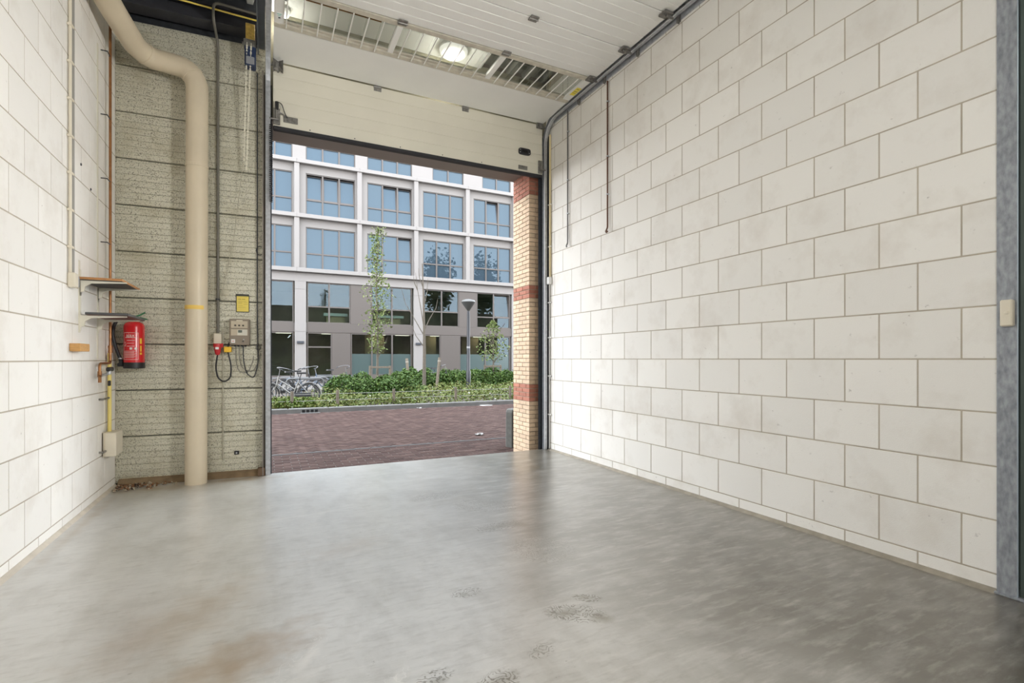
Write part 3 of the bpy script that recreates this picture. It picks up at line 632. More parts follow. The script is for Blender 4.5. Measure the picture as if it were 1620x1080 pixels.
for z in (zb_, zt): decal(lb, A0, A1, z-.0016, z+.0016)
for a in (A0, A1): decal(lb, a-.018, a+.018, zb_, zt)
decal(lb, fl-.55, fl+.65, .309, .314)
for i, z in enumerate((.281, .252, .223)): decal(lb, fl-.35, fl+.45-.1*(i % 2), z, z+.0035)
for i in range(9): decal(lb, fl-.68, fl+.6-.12*(i % 3), .175-.0085*i, .1772-.0085*i)
decal(lb, fl-.05, fl+.2, .19, .212); decal(lb, fl+.4, fl+.65, .19, .212)
decal(lb, fl-.62, fl-.48, .225, .232); decal(lb, fl-.56, fl-.44, .24, .247); decal(lb, fl-.62, fl-.5, .258, .265)
decal(lb, fl+.92, fl+1.15, .25, .305, 1); decal(lb, fl+.95, fl+1.12, .17, .23, 1); decal(lb, fl+.92, fl+1.15, .14, .16, 1)
part('label', lb, [m_lab, mat('yellow_label', (.85, .52, .04), .5)], fe, False, True, label='white printed label with yellow side marks')
tm = text_mesh('ajax', .047, Matrix.Identity(4))
for v in tm.vertices:                        # wrap the lettering round the cylinder
    a = fl+v.co.x/r; q = curved(a, .333+v.co.y, r+.001+max(0, v.co.z)); v.co = q
tm.materials.append(m_lab); link('lettering', tm, bpy.data.objects['fire_extinguisher'].children[-1])
wear_m = mat('taupe_enamel', (.25, .205, .155), .45, var=.08, vs=6)
cb = wall_thing('control_box', 'taupe door control box with buttons and a small display', 'control box', -.262, 1.455)
part('housing', MB().cbox(-.098, .098, -.10, -.0, 0, .285, .006), wear_m, cb, False, True)
part('button_plate', MB().cbox(-.082, .08, -.104, -.10, .185, .262, .002), mat('plate_beige', (.50, .43, .32), .5), cb, False, True)
for x in (-.04, -.002, .036): part('button', MB().lathe([(.010, 0), (.010, .006), (.008, .009)], (x, -.104, .213), 12, (0, -1, 0)), mat('button_dark', (.06, .05, .04), .4), cb, True, True)
dp_ = part('display_plate', MB().cbox(-.082, .08, -.103, -.10, .103, .172, .002).box(-.02, .076, -.1045, -.103, .106, .168, 1), [MATS['plate_beige'], mat('pale_plate', (.60, .58, .50), .4)], cb, False, True)
part('display', MB().cbox(-.012, .026, -.107, -.1045, .135, .162, .002), mat('lcd', (.07, .09, .065), .2), dp_, False, True)
part('name_plate', MB().box(-.03, .03, -.1012, -.10, .258, .272), m_cream, cb, False, True)
part('sticker', MB().box(-.08, -.042, -.1015, -.10, .022, .062).box(-.073, -.05, -.1022, -.1014, .035, .045, 1), [m_white, mat('pink_print', (.6, .3, .25), .5)], cb, False, True, label='white sticker')
part('key_switch', MB().lathe([(.008, 0), (.008, .008)], (.036, -.10, .04), 10, (0, -1, 0)).lathe([(.006, 0), (.006, .006)], (.042, -.10, .06), 10, (0, -1, 0), 1), [m_black, m_steel], cb, True, True)
for x in (-.05, -.015, .02, .055): part('cable_gland', MB().lathe([(.010, 0), (.010, -.014), (.007, -.018)], (x, -.05, 0), 10), m_darksteel, cb, True, True)
no = wall_thing('notice', 'yellow paper notice in a dark holder above the control box', 'notice', -.241, 1.825)
part('holder', MB().cbox(-.066, .066, -.008, 0, -.004, .185, .002).cbox(-.068, .064, -.014, 0, .178, .198, .003), mat('dark_holder', (.05, .05, .04), .5), no, False, True)
part('paper', MB().box(-.058, .06, -.0095, -.008, .004, .174), mat('yellow_paper', (.82, .66, .14), .6), no, False, True)
lb = MB()
for i, (a, b, z) in enumerate(((-.05, .045, .162), (-.045, -.015, .138), (-.008, .025, .138), (-.045, .035, .118), (-.045, .0, .105), (.008, .045, .105), (-.045, -.005, .095), (.008, .05, .085), (-.045, .0, .07), (-.045, .03, .05))):
    lb.box(a, b, -.0101, -.0094, z, z+(.007 if i in (1, 2) else .0025))
part('print', lb, mat('notice_print', (.36, .25, .03), .6), no, False, True)

# socket, plug and the black lead to the control box
so = wall_thing('wall_socket', 'cream wall socket under the grey supply conduit', 'socket', -.478, 1.455)
part('housing', MB().cbox(-.038, .038, -.07, 0, .0, .125, .008), m_cream, so, False, True)
part('conduit', MB().tube(rounded([(.0, -.03, .125), (.0, -.03, 3.30), (-.01, -.25, 3.42), (-.01, -.25, 3.60), (.42, -.25, 3.57)], .07), .0135, 10), mat('grey_supply_conduit', (.16, .15, .125), .5, .2), so, True, True)
part('conduit', MB().tube([(.045, -.012, .18), (.045, -.012, -1.27)], .007, 8), mat('pale_wire_duct', (.45, .42, .33), .6), so, True, True)
part('clip', MB().cbox(-.02, .02, -.05, 0, .49, .505, .003), m_darksteel, so, False, True)
pg = wall_thing('power_plug', 'red industrial plug in the cream wall socket', 'plug', -.47, 1.375)
part('body', MB().lathe([(.018, -.03), (.026, -.01), (.032, .02), (.034, .075), (.030, .09)], (0, -.10, 0), 16), mat('red_plastic', (.50, .02, .025), .4), pg, True, True)
part('collar', MB().lathe([(.042, .055), (.043, .06), (.043, .088), (.042, .092)], (0, -.10, 0), 16).cbox(.035, .052, -.115, -.085, .05, .095, .004), MATS['red_plastic'], pg, True, True)
part('label', MB().box(-.016, .016, -.1353, -.133, .03, .055), m_white, pg, False, True)
ld = wall_thing('power_lead', 'black power lead looping from the red plug to the control box', 'cable', -.42, 1.0)
part('lead', MB().tube(rounded([(-.05, -.10, .35), (-.075, -.07, .21), (-.055, -.05, .09), (.005, -.04, .045), (.065, -.05, .09), (.075, -.05, .22), (.035, -.045, .40), (.05, -.05, .475), (.068, -.06, .485)], .07, 5), .008, 10), m_black, ld, True, True)
part('cable_clamp', MB().cbox(.005, .075, -.075, -.02, .375, .435, .006), mat('yellow_clamp', (.85, .52, .03), .45), ld, False, True)
for k, (x0, dx, dz, lab) in enumerate(((-.31, .17, .28, 'thin grey cable hanging lowest below the control box'), (-.275, .20, .25, 'thin grey cable hanging in the middle below the control box'), (-.235, .15, .30, 'dark cable looping up from the control box to the door side'))):
    c_ = solo('control_cable', MB().tube(rounded([BW(x0, 1.44, .05), BW(x0, 1.30, .05), BW(x0+.03, 1.44-dz, .04), BW(x0+dx*.7, 1.42-dz-.02*k, .035), BW(x0+dx, 1.55-dz, .03)]+([BW(-.095, 1.7, .03), BW(-.095, 4.5, .04)] if k == 2 else [BW(x0+dx*1.05, 1.62-dz, .03)]), .08, 5), .0045 if k < 2 else .006, 6),
              mat('grey_cable', (.22, .21, .18), .6) if k < 2 else m_darksteel, BW(x0, 1.2), lab, 'cable', 'cables below the control box', smooth=True)
solo('wall_ring', MB().tube([BW(-.085+.02*math.cos(t), 1.43+.03*math.sin(t), .02) for t in [i*PI/5 for i in range(11)]], .006, 6), m_hinge, BW(-.085, 1.43), 'small metal cable clip beside the control box', 'clip')
wo = wall_thing('pipe_outlet', 'small black square outlet low on the panel wall', 'outlet', -.30, .24)
part('plate', MB().cbox(-.024, .024, -.012, 0, 0, .042, .003), m_black, wo, False, True)
part('spout', MB().lathe([(.009, 0), (.009, .01), (.005, .011)], (0, -.012, .02), 10, (0, -1, 0)), m_steel, wo, True, True)
solo('triangle_ring', MB().tube([BW(-.07+.035*math.cos(t), 2.52+.05*math.sin(t), .015) for t in [PI*.3+i*PI*1.4/8 for i in range(9)]], .004, 6), m_darksteel, BW(-.09, 2.5), 'thin wire hook near the left door track', 'hook', smooth=True)

# chain hoist hanging from the beam, with its chains
ch = thing('chain_hoist', 'blue chain hoist unit hanging from the dark beam', 'hoist', (-.16, 6.14, 4.52))
part('motor', MB().cbox(-.215, -.105, 6.08, 6.20, 4.53, 4.74, .012), mat('dark_blue_enamel', (.02, .035, .085), .4), ch)
part('cover', MB().cbox(-.20, -.12, 6.07, 6.082, 4.54, 4.62, .004), mat('grey_cover', (.25, .26, .28), .5), ch)
part('gearbox', MB().cbox(-.225, -.10, 6.085, 6.195, 4.74, 4.815, .008).tube([(-.24, 6.14, 4.78), (-.085, 6.14, 4.78)], .016, 10), m_hinge, ch)
part('hanger', MB().cbox(-.205, -.115, 6.10, 6.115, 4.80, 4.99, .004), mat('yellow_rust_bracket', (.66, .45, .10), .5, var=.5, vs=30), ch)
for s, e in (((-.19, 6.07, 4.76), (-.225, 6.24, 3.55)), ((-.15, 6.07, 4.76), (-.20, 6.22, 3.45))):
    a, b = Vector(s), Vector(e); o = MB(); K = 46
    for i in range(K):
        c0 = a.lerp(b, i/K); c1 = a.lerp(b, (i+1.25)/K); d = .0045 if i % 2 else 0; q = .0045-d
        o.tube([c0+Vector((d, q, 0)), c1+Vector((d, q, 0)), c1-Vector((d, q, 0)), c0-Vector((d, q, 0))], .004, 4, closed=True)
    part('chain', o, mat('chain_steel', (.75, .72, .60), .5, .2), ch)
ch.location.z -= .07
solo('hanging_cord', MB().tube([(-.225, 6.25, 3.55), (-.33, 6.31, 2.6), (-.455, 6.33, 1.95)], .004, 6), MATS['pale_wire_duct'], (-.3, 6.3, 2.5), 'thin pale cord hanging slack across the panel wall', 'cord')
solo('beam_pipe', MB().tube(rounded([(-1.36, 6.02, 5.2), (-1.2, 6.13, 5.0), (-.05, 6.13, 4.985)], .06), .009, 10), mat('bright_yellow_pipe', (.80, .62, .12), .4), (-.7, 6.13, 5.0), 'thin yellow pipe fixed along the dark beam', 'pipe', smooth=True)
solo('roof_copper_pipe', MB().tube([(-.85, 5.9, 5.22), (-.02, 5.9, 5.22), (1.2, 5.9, 5.22)], .010, 8), m_copper, (-.4, 5.9, 5.22), 'thin copper pipe under the roof deck', 'pipe', smooth=True)

# ---------------------------------------------------------------- things on the right wall
m_brownpipe = mat('brown_copper_drop', (.14, .07, .045), .45, .5)
for y, z1, m1, lab in ((5.725, 4.64, mat('grey_drop', (.17, .165, .165), .45, .4), 'grey conduit drop on the right block wall, nearer the door'), (4.848, 4.60, m_brownpipe, 'brown copper drop on the right block wall, farther from the door')):
    d = thing('conduit_drop', lab, 'conduit', (XR, y, 2.8))
    part('tube', MB().tube(rounded([(XR-.02, y, z1), (XR-.02, y, 2.86), (XR-.045, y-.005, 2.82), (XR-.05, y-.02, 2.80)], .03), .0095, 8), m1, d, True)
    for z in (4.35, 3.7, 3.25): part('clip', MB().cbox(XR-.03, XR, y-.014, y+.014, z, z+.014, .002), m_steel, d)
    if y < 5: part('end_valve', MB().lathe([(.010, 0), (.014, .008), (.014, .02), (.008, .03)], (XR-.05, y-.02, 2.79), 8).cbox(XR-.07, XR-.03, y-.03, y-.015, 2.80, 2.815, .003), m_brownpipe, d)
cc = thing('corner_conduit', 'cream conduit and bell box in the corner by the right door track', 'conduit', (XR, 6.20, 2.4))
part('tube', MB().tube([(XR-.02, 6.19, 2.47), (XR-.02, 6.19, 4.5)], .014, 10), mat('cream_yellow_tube', (.70, .60, .36), .5), cc, True)
part('box', MB().cbox(XR-.055, XR, 6.165, 6.235, 2.37, 2.47, .006), m_white, cc)
part('tube', MB().tube([(XR-.016, 6.215, 0.02), (XR-.016, 6.215, 2.37)], .008, 8), m_white, cc, True)
for z in (.5, 1.05, 1.6, 2.1, 2.9, 3.5): part('saddle', MB().cbox(XR-.03, XR, 6.17, 6.24, z, z+.016, .003), m_white, cc)
for i in range(5): pass

# sweepings in the corner
_r = random.Random(3); db = MB()
for i in range(170):
    x = XL+.05+abs(_r.gauss(0, .16)); y = 6.36-abs(_r.gauss(0, .10))-.05*(x-XL); s = _r.uniform(.006, .018); M = Matrix.Translation((x, y, .006+_r.random()*.012)) @ Matrix.Rotation(_r.uniform(0, 6), 4, Vector((_r.random(), _r.random(), 1)))
    db.box(-s, s, -s*.6, s*.6, -.003, .003, _r.choice((0, 0, 1, 2)), M)
solo('debris_pile', db, [mat('dry_leaf', (.24, .12, .055), .9), mat('grit', (.45, .38, .28), .9), mat('dark_grit', (.09, .06, .04), .9)], (XL+.15, 6.25, 0), 'brown sweepings of leaves and grit in the corner', 'debris', kind='stuff')
# ================================================================ outside: street level is GZ
GZ = -.12; FY = 32.0
TH_ = math.radians(26.07); _c, _s = math.cos(TH_), math.sin(TH_)
def fx(u, Y=FY):
    a = (u-810)/793; return Y*(_s+a*_c)/(_c-a*_s)
m_pav = [mat('street_brick_%d' % i, c_, .9, var=.18, vs=3.5, spec=.15) for i, c_ in enumerate(((.060, .0355, .0295), (.050, .029, .0245), (.075, .046, .039)))]
m_bed = mat('paving_sand', (0.0648, 0.04968, 0.0432), .95)
m_kerb = mat('kerb_concrete', (0.1426, 0.1382, 0.1296), .9, var=.25, vs=4)
m_soil = mat('soil', (0.06912, 0.05184, 0.03456), .95, var=.4, vs=8)
m_path = mat('path_slabs', (0.1555, 0.1426, 0.1296), .9, var=.2, vs=1.5)
solo('street_ground', MB().box(-60, 70, 6.3, 60, -.6, GZ-.03), m_path, (0, 20, GZ), 'ground under the street and footpath', kind='structure')
st = solo('street_paving', MB().box(-30, 45, 6.5, 14.3, -.5, GZ-.006), m_bed, (0, 0, 0), 'red brown brick paved street', kind='structure')
_pv = {}
rp = random.Random(5)
def paver(x, y, lx, ly, mi):
    k = (lx, ly, mi)
    if k not in _pv: _pv[k] = MB().cbox(-lx/2, lx/2, -ly/2, ly/2, -.05, 0, .006).mesh('paver', m_pav[mi])
    return link('paver', _pv[k], st, (x, y, GZ+rp.uniform(-.003, .002)))
field = MB(); cnt = 0
def seen(x, y):   # inside the wedge the opening shows
    return .0065*y-.1 < x < .5*y+.05 and y > 6.9
y = 6.62; row = 0
while y < 8.18:                                   # pavement strip: running bond
    x = -6.0+(.105 if row % 2 else 0)
    while x < 12:
        mi = rp.choice((0, 0, 1, 1, 2))
        if seen(x, y) and cnt < 300: paver(x, y, .2, .098, mi); cnt += 1
        else: field.box(x-.1, x+.1, y-.049, y+.049, GZ-.05, GZ+rp.uniform(-.003, .002), mi)
        x += .21
    y += .105; row += 1
A = math.radians(45); ca, sa = math.cos(A), math.sin(A); U = .105
for i in range(-140, 260):                         # carriageway: herringbone
    for j in range(-140, 260):
        d = (i-j) % 4
        if d == 0: cx, cy, lx, ly = i+1, j+.5, 2*U-.008, U-.008
        elif d == 3: cx, cy, lx, ly = i+.5, j+1, U-.008, 2*U-.008
        else: continue
        X = (cx*ca-cy*sa)*U+3; Y_ = (cx*sa+cy*ca)*U+9
        if not (-5 < X < 13 and 8.28 < Y_ < 14.2): continue
        M = Matrix.Translation((X, Y_, GZ+rp.uniform(-.003, .002))) @ Matrix.Rotation(A, 4, 'Z')
        vs = [M @ Vector(q) for q in ((-lx/2, -ly/2, 0), (lx/2, -ly/2, 0), (lx/2, ly/2, 0), (-lx/2, ly/2, 0), (-lx/2-.003, -ly/2-.003, -.01), (lx/2+.003, -ly/2-.003, -.01), (lx/2+.003, ly/2+.003, -.01), (-lx/2-.003, ly/2+.003, -.01))]
        field.add(vs, [(0, 1, 2, 3), (4, 5, 1, 0), (5, 6, 2, 1), (6, 7, 3, 2), (7, 4, 0, 3)], rp.choice((0, 0, 1, 2)))
tag(link('paver_field', field.mesh('paver_field', m_pav), st), kind='stuff')
eg = solo('trim_8', MB().box(-30, 45, 8.19, 8.27, -.4, GZ-.012), m_bed, (0, 8.2, GZ), 'narrow gutter joint along the pavement', kind='structure')
for i in range(18): link('edging_stone', _pv.setdefault('edge', MB().cbox(-.495, .495, -.045, .045, -.1, 0, .008).mesh('edging_stone', mat('edging_concrete', (.045, .040, .038), .9, var=.3, vs=5))), eg, (-4+i*1.0, 8.185-8.2, .004))
kb = solo('kerb', MB().box(-30, 45, 14.32, 14.46, -.5, -.035), m_kerb, (0, 14.4, -.2), 'grey concrete kerb in front of the planting bed', kind='structure')
_km = MB().cbox(-.495, .495, -.075, .075, -.25, 0, .02).mesh('kerb_stone', m_kerb)
for i in range(20): link('kerb_stone', _km, kb, (-5+i*1.0, -.01, .2+.0))
solo('planting_bed', MB().box(-12, 25, 14.46, 23.6, -.4, -.03), m_soil, (3, 16, -.03), 'soil of the planting bed beyond the kerb', kind='structure')

# ---------------------------------------------------------------- office building across the street
m_fac = mat('white_facade', (0.1944, 0.1822, 0.1742), .75, var=.05, vs=.6)
m_rec = mat('facade_recess', (.176, .166, .158), .8)
m_frame = mat('taupe_frame', (0.06624, 0.05616, 0.0504), .5)
m_bpan = mat('taupe_panel', (0.06336, 0.05256, 0.04608), .55, objvar=.04)
g_up = glass('window_glass_upper', (.5, .6, .7), .03, (.43, .56, .66), back=(.03, .045, .06))
g_lo = glass('window_glass_lower', (.66, .72, .70), .05, (.44, .57, .67))
g_fr = mat('frosted_film', (.22, .31, .30), .35, spec=.6)
bl = thing('office_building', 'white office block with taupe window frames across the street', 'building', (8.7, FY, GZ))
FX0, BW_ = 1.57, 3.55
rb = random.Random(11)
_wm = {}
def window(x0, x1, z0, z1, cols, split, glassm, tilt=(), y=FY+.10, frost=None, name='window'):
    """frame as a part, panes as its sub-parts; split = height of the transom or None"""
    f = MB(); t = .055; d0, d1 = y-.06, y+.06
    f.box(x0, x1, d0, d1, z0, z0+t).box(x0, x1, d0, d1, z1-t, z1).box(x0, x0+t, d0, d1, z0+t, z1-t).box(x1-t, x1, d0, d1, z0+t, z1-t)
    w_ = (x1-x0)/cols
    for i in range(1, cols): f.box(x0+w_*i-.045, x0+w_*i+.045, d0, d1, z0+t, z1-t)
    if split: f.box(x0+t, x1-t, d0+.005, d1, split-.04, split+.04)
    fr = part(name, f, m_frame, bl)
    for i in range(cols):
        a, b = x0+w_*i+(t if i == 0 else .045), x0+w_*(i+1)-(t if i == cols-1 else .045)
        zs = [(z0+t, split-.04), (split+.04, z1-t)] if split else [(z0+t, z1-t)]
        for k, (za, zb) in enumerate(zs):
            tl_ = k == len(zs)-1 and i in tilt
            if tl_:
                o = MB().box(a+.05, b-.05, y+.0, y+.012, za+.05, zb-.05, 0); s_ = MB()
                s_.box(a, b, y-.02, y+.03, za, za+.05).box(a, b, y-.02, y+.03, zb-.05, zb).box(a, a+.05, y-.02, y+.03, za, zb).box(b-.05, b, y-.02, y+.03, za, zb)
                T = Matrix.Translation((0, y, za)) @ Matrix.Rotation(-math.radians(7), 4, 'X') @ Matrix.Translation((0, -y, -za))
                o.v = [tuple(T @ Vector(v)) for v in o.v]; s_.v = [tuple(T @ Vector(v)) for v in s_.v]
                part('pane', o, glassm, fr); part('sash', s_, m_frame, fr)
            elif frost and za < frost < zb:
                part('pane', MB().box(a, b, y, y+.012, frost, zb), glassm, fr); part('frosted_pane', MB().box(a, b, y, y+.012, za, frost), [g_frost], fr)
            else: part('pane', MB().box(a, b, y, y+.012, za, zb), glassm, fr)
    return fr
def frosted():
    m = glass('frosted_glass', (.2, .3, .3), .04, (.6, .68, .7), .25, back=(.042, .062, .06)); return m
g_frost = frosted()
tilts = {(0, 1): (0, 1, 2), (1, 1): (1, 2), (1, 0): (2,), (3, 1): (1,)}
for r_ in range(5):                               # upper grid storeys; unseen top one added to cut sky reflection on the floor
    zb_ = 6.64+3.18*r_
    for b in range(-2, 6):
        x0 = FX0+BW_*b; wa, wz = x0+.50, x0+3.33; cols = 3
        if r_ == 2 and b in (2, 3): wa = x0+1.15; cols = 2
        w0, w1 = zb_, zb_+2.48
        # recessed wall panel around the window, with its fin and ledge
        part('wall_panel', MB().box(x0, wa, FY, FY+.3, zb_, zb_+2.95).box(wz, x0+BW_, FY, FY+.3, zb_, zb_+2.95).box(wa, wz, FY, FY+.3, w1, zb_+2.95), m_fac if r_ == 2 else m_rec, bl)
        part('ledge', MB().cbox(x0, x0+BW_, FY-.32, FY+.3, zb_-.23, zb_, .015), m_fac, bl)
        if r_ != 2: part('fin', MB().cbox(x0-.14, x0+.14, FY-.26, FY, zb_+.002, zb_+2.948, .012), m_fac, bl)
        if -1 <= b <= 4 and r_ < 3: window(wa, wz, w0, w1, cols, zb_+.92, g_up, tilts.get((b, r_), ()))
        else: part('window', MB().box(wa, wz, FY+.1, FY+.12, w0, w1), g_up, bl)
part('core', MB().box(FX0-2*BW_, FX0+6*BW_, FY+.9, FY+1.0, 6.2, 22.6).box(FX0-2*BW_, FX0+6*BW_, FY, FY+9, 22.5, 22.8), mat('dark_core', (.03, .035, .04), .9), bl)
part('band', MB().cbox(FX0-2*BW_, FX0+6*BW_, FY-.05, FY+.3, 5.88, 6.40, .01), m_fac, bl)
part('plinth', MB().box(FX0-2*BW_, FX0+6*BW_, FY-.02, FY+.3, GZ, .29), m_bpan, bl)
for m_ in range(-1, 3):
    X0 = 1.47+7.08*m_; q = X0-1.47
    c_ = part('column', MB().box(X0, X0+.62, FY-.06, FY+.3, GZ, 2.9).box(X0, X0+.62, FY-.06, FY+.3, 2.93, 5.4).box(X0, X0+.62, FY-.06, FY+.3, 5.43, 5.88).box(X0+.005, X0+.615, FY-.045, FY+.3, GZ, 5.88), m_fac, bl)
    if m_ in (0, 1): part('wall_lamp', MB().cbox(X0+.12, X0+.5, FY-.16, FY-.06, 2.22, 2.36, .01), m_darksteel, c_)
    part('spandrel', MB().box(X0+.62, X0+7.08, FY+.02, FY+.3, 2.90, 3.46), m_bpan, bl)
    def P(a, b, z0, z1): part('infill_panel', MB().cbox(fx(a)+q+.01, fx(b)+q-.01, FY+.02, FY+.3, z0, z1, .006), m_bpan, bl)
    if m_ < 0 or m_ > 1: continue
    if m_ == 0:
        window(fx(486), fx(554.5), 3.46, 5.87, 2, 4.43, g_lo); P(554.5, 588, 3.46, 5.87); window(fx(588), fx(651.5), 3.46, 5.87, 2, 4.43, g_lo)
        dr = window(fx(486), fx(525), GZ+.02, 2.88, 1, 2.02, g_lo, name='entrance_door'); P(525, 555, GZ, 2.88)
        window(fx(555.5), fx(651.5), .29, 2.88, 3, None, g_lo, frost=1.62)
    else:
        q = 0
        window(fx(671), fx(726), 3.46, 5.87, 2, 4.43, g_lo); P(726, 754.5, 3.46, 5.87); window(fx(754.5), fx(807), 3.46, 5.87, 2, 4.2, g_lo, (1,))
        window(fx(671), fx(697), .29, 2.88, 1, None, g_lo, frost=1.62); P(697, 727.5, GZ, 2.88); window(fx(727.5), fx(807), .29, 2.88, 2, None, g_lo, frost=1.62)
window(-1.16, fx(464.5), 3.46, 5.87, 1, None, g_lo); window(-1.16, fx(464.5), .29, 2.88, 1, None, g_lo)

for z0, z1 in ((.29, 2.895), (3.465, 5.87)):
    part('infill_panel', MB().cbox(-4.98, -1.17, FY+.02, FY+.3, z0, z1, .006), m_bpan, bl); part('infill_panel', MB().cbox(16.27, 22.7, FY+.02, FY+.3, z0, z1, .006), m_bpan, bl)
m_room = mat('office_interior', (.50, .43, .32), .9, var=.5, vs=.7)
part('room', MB().box(-5, 23, FY+6, FY+6.2, GZ, 6.2).box(-5, 23, FY+.3, FY+6, 2.98, 3.40).box(-5, 23, FY+.3, FY+6, 5.95, 6.2).box(-5, 23, FY+.3, FY+6, GZ, .0).box(-5, -4.8, FY+.3, FY+6, 0, 6.2).box(22.8, 23, FY+.3, FY+6, 0, 6.2), m_room, bl)
m_intw = mat('office_counter', (.55, .60, .55), .7); m_ints = mat('office_tan', (.38, .30, .18), .8)
part('counter', MB().box(3.2, 4.6, FY+1.2, FY+1.8, 4.0, 4.18, 0).box(3.35, 4.45, FY+1.3, FY+1.7, 3.40, 4.0, 1), [m_intw, m_ints], bl)
part('counter', MB().box(6.4, 8.2, FY+1.2, FY+1.8, 4.0, 4.16, 0).box(6.5, 8.0, FY+1.3, FY+1.7, 3.40, 4.0, 1), [m_intw, m_ints], bl)
for x in (.5, 3.2, 6.4, 8.0, 10.5, 13.8):
    for z in (2.93,): part('ceiling_panel', MB().box(x, x+.9, FY+2.2, FY+2.8, z, z+.02), mat('office_lamp_panel', (1, .90, .72), .5, emit=5.0), bl)
for x in (6.0, 9.7, 13.0): part('partition', MB().box(x, x+1.3, FY+3, FY+3.1, 0, 2.98), m_ints, bl)

# ---------------------------------------------------------------- plants
def leaves(mb, rr, n, pos, size, mi=lambda p: 0):
    for _ in range(n):
        p = Vector(pos(rr)); s_ = size*rr.uniform(.6, 1.25)
        a = Vector((rr.gauss(0, 1), rr.gauss(0, 1), rr.gauss(0, .7))).normalized(); b = a.cross(Vector((rr.gauss(0, 1), rr.gauss(0, 1), rr.gauss(0, 1)))).normalized()
        mb.add([p-a*s_*.5, p+b*s_*.3, p+a*s_*.6, p-b*s_*.3], [(0, 1, 2, 3)], mi(rr))
    return mb
def leafmat(name, c1, c2):
    m = mat(name, c1, .6, var=.5, vs=9, col2=c2, spec=.3); p = m.node_tree.nodes['Principled BSDF']
    p.inputs['Subsurface Weight'].default_value = 0; return m
lf_h = [leafmat('hedge_leaf', (0.060, 0.115, 0.017), (0.022, 0.051, 0.007)), leafmat('hedge_leaf_light', (0.103, 0.152, 0.030), (0.042, 0.078, 0.012))]
lf_g = [leafmat('ground_leaf', (0.109, 0.140, 0.027), (0.048, 0.073, 0.012)), leafmat('ground_leaf_yellow', (0.167, 0.167, 0.048), (0.091, 0.100, 0.024)), mat('white_flower', (0.3672, 0.3672, 0.324), .6)]
lf_b = [leafmat('bright_leaf', (0.122, 0.182, 0.027), (0.060, 0.109, 0.012)), lf_g[0]]
lf_t = [leafmat('tree_leaf', (0.109, 0.146, 0.036), (0.055, 0.082, 0.015)), leafmat('tree_leaf_light', (0.158, 0.182, 0.066), (0.091, 0.115, 0.033))]
m_bark = mat('grey_bark', (0.108, 0.09072, 0.06912), .9, var=.3, vs=20); m_stake = mat('weathered_stake', (0.1426, 0.1166, 0.0864), .9, var=.3, vs=14)
def shrub_mesh(seed, rx, h, n):
    rr = random.Random(seed)
    def pos(q):
        t = q.uniform(0, 2*PI); u = q.random()**.5; z = q.random(); k = (1-.55*z**2)*(1+.18*math.sin(3*t+seed))
        return (rx*u*k*math.cos(t), rx*.9*u*k*math.sin(t), .06+h*z*(1-.22*u*u)+q.gauss(0, .03))
    st_ = MB()
    for i in range(5): a = i*1.26; st_.tube([(0, 0, 0), (rx*.3*math.cos(a), rx*.3*math.sin(a), h*.5), (rx*.5*math.cos(a), rx*.5*math.sin(a), h*.8)], .008, 5)
    return leaves(MB(), rr, n, pos, .085, lambda q: 1 if q.random() < .3 else 0).mesh('foliage', lf_h), st_.mesh('stem', m_bark)
SH = [shrub_mesh(s_, .62, .86, 1900) for s_ in (1, 2, 3, 4)]
rs_ = random.Random(21); k = 0
where = {0: 'nearest', 1: 'second', 2: 'third', 3: 'last'}
ordw = ['first', 'second', 'third', 'fourth', 'fifth', 'sixth', 'seventh', 'eighth', 'ninth', 'tenth', 'eleventh']
for rw, (y_, xs) in enumerate(((17.3, [2.15+.68*i for i in range(4)]), (18.5, [2.45+.72*i for i in range(4)]), (21.2, [4.7+.72*i for i in range(9)]), (22.3, [5.1+.78*i for i in range(8)]))):
    for i, x in enumerate(xs):
        s_ = thing('shrub', 'leafy green shrub, %s from the bicycles in the %s row' % (ordw[i], where[rw]), 'shrub', (x+rs_.uniform(-.1, .1), y_+rs_.uniform(-.2, .2), -.04), rs_.uniform(0, 6), 'green shrubs in the planting bed')
        f_, t_ = SH[k % 4]; sc_ = rs_.uniform(.78, 1.1)*(1.0 if rw % 2 else .9); s_.scale = (rs_.uniform(.95, 1.2), rs_.uniform(.95, 1.15), sc_)
        link('foliage', f_, s_); link('stem', t_, s_); k += 1
rr = random.Random(31)
def gpos(q):
    x = q.uniform(-1.5, 11.0); y_ = 14.62+(2.3 if x < 4.2 else 6.2)*q.random()**1.15
    h = (.12+(.20 if y_ < 16.5 else .34)*(.5+.5*math.sin(x*2.1+1)*math.cos(y_*1.7)))*min(1, (y_-14.5)/.5)
    return (x, y_, -.02+h*q.random())
solo('ground_cover', leaves(MB(), rr, 21000, gpos, .075, lambda q: 2 if q.random() < .012 else (1 if q.random() < .35 else 0)), lf_g, (4, 15.6, -.03), 'low yellow green ground cover along the kerb', 'ground cover', kind='stuff')
for i, (x, y_) in enumerate(((.3, 15.05), (.65, 15.0), (1.0, 15.1))):
    rr2 = random.Random(50+i)
    def bp(q):
        t = q.uniform(0, 2*PI); u = q.random()**.5; return (.28*u*math.cos(t), .25*u*math.sin(t), .02+.26*q.random()*(1-.6*u*u))
    s_ = thing('bright_plant', 'bright green low plant below the silver bicycle, %s one' % ('left', 'middle', 'right')[i], 'plant', (x, y_, -.03), 0, 'bright low plants')
    part('foliage', leaves(MB(), rr2, 600, bp, .075, lambda q: int(q.random() < .25)), lf_b, s_, local=True)
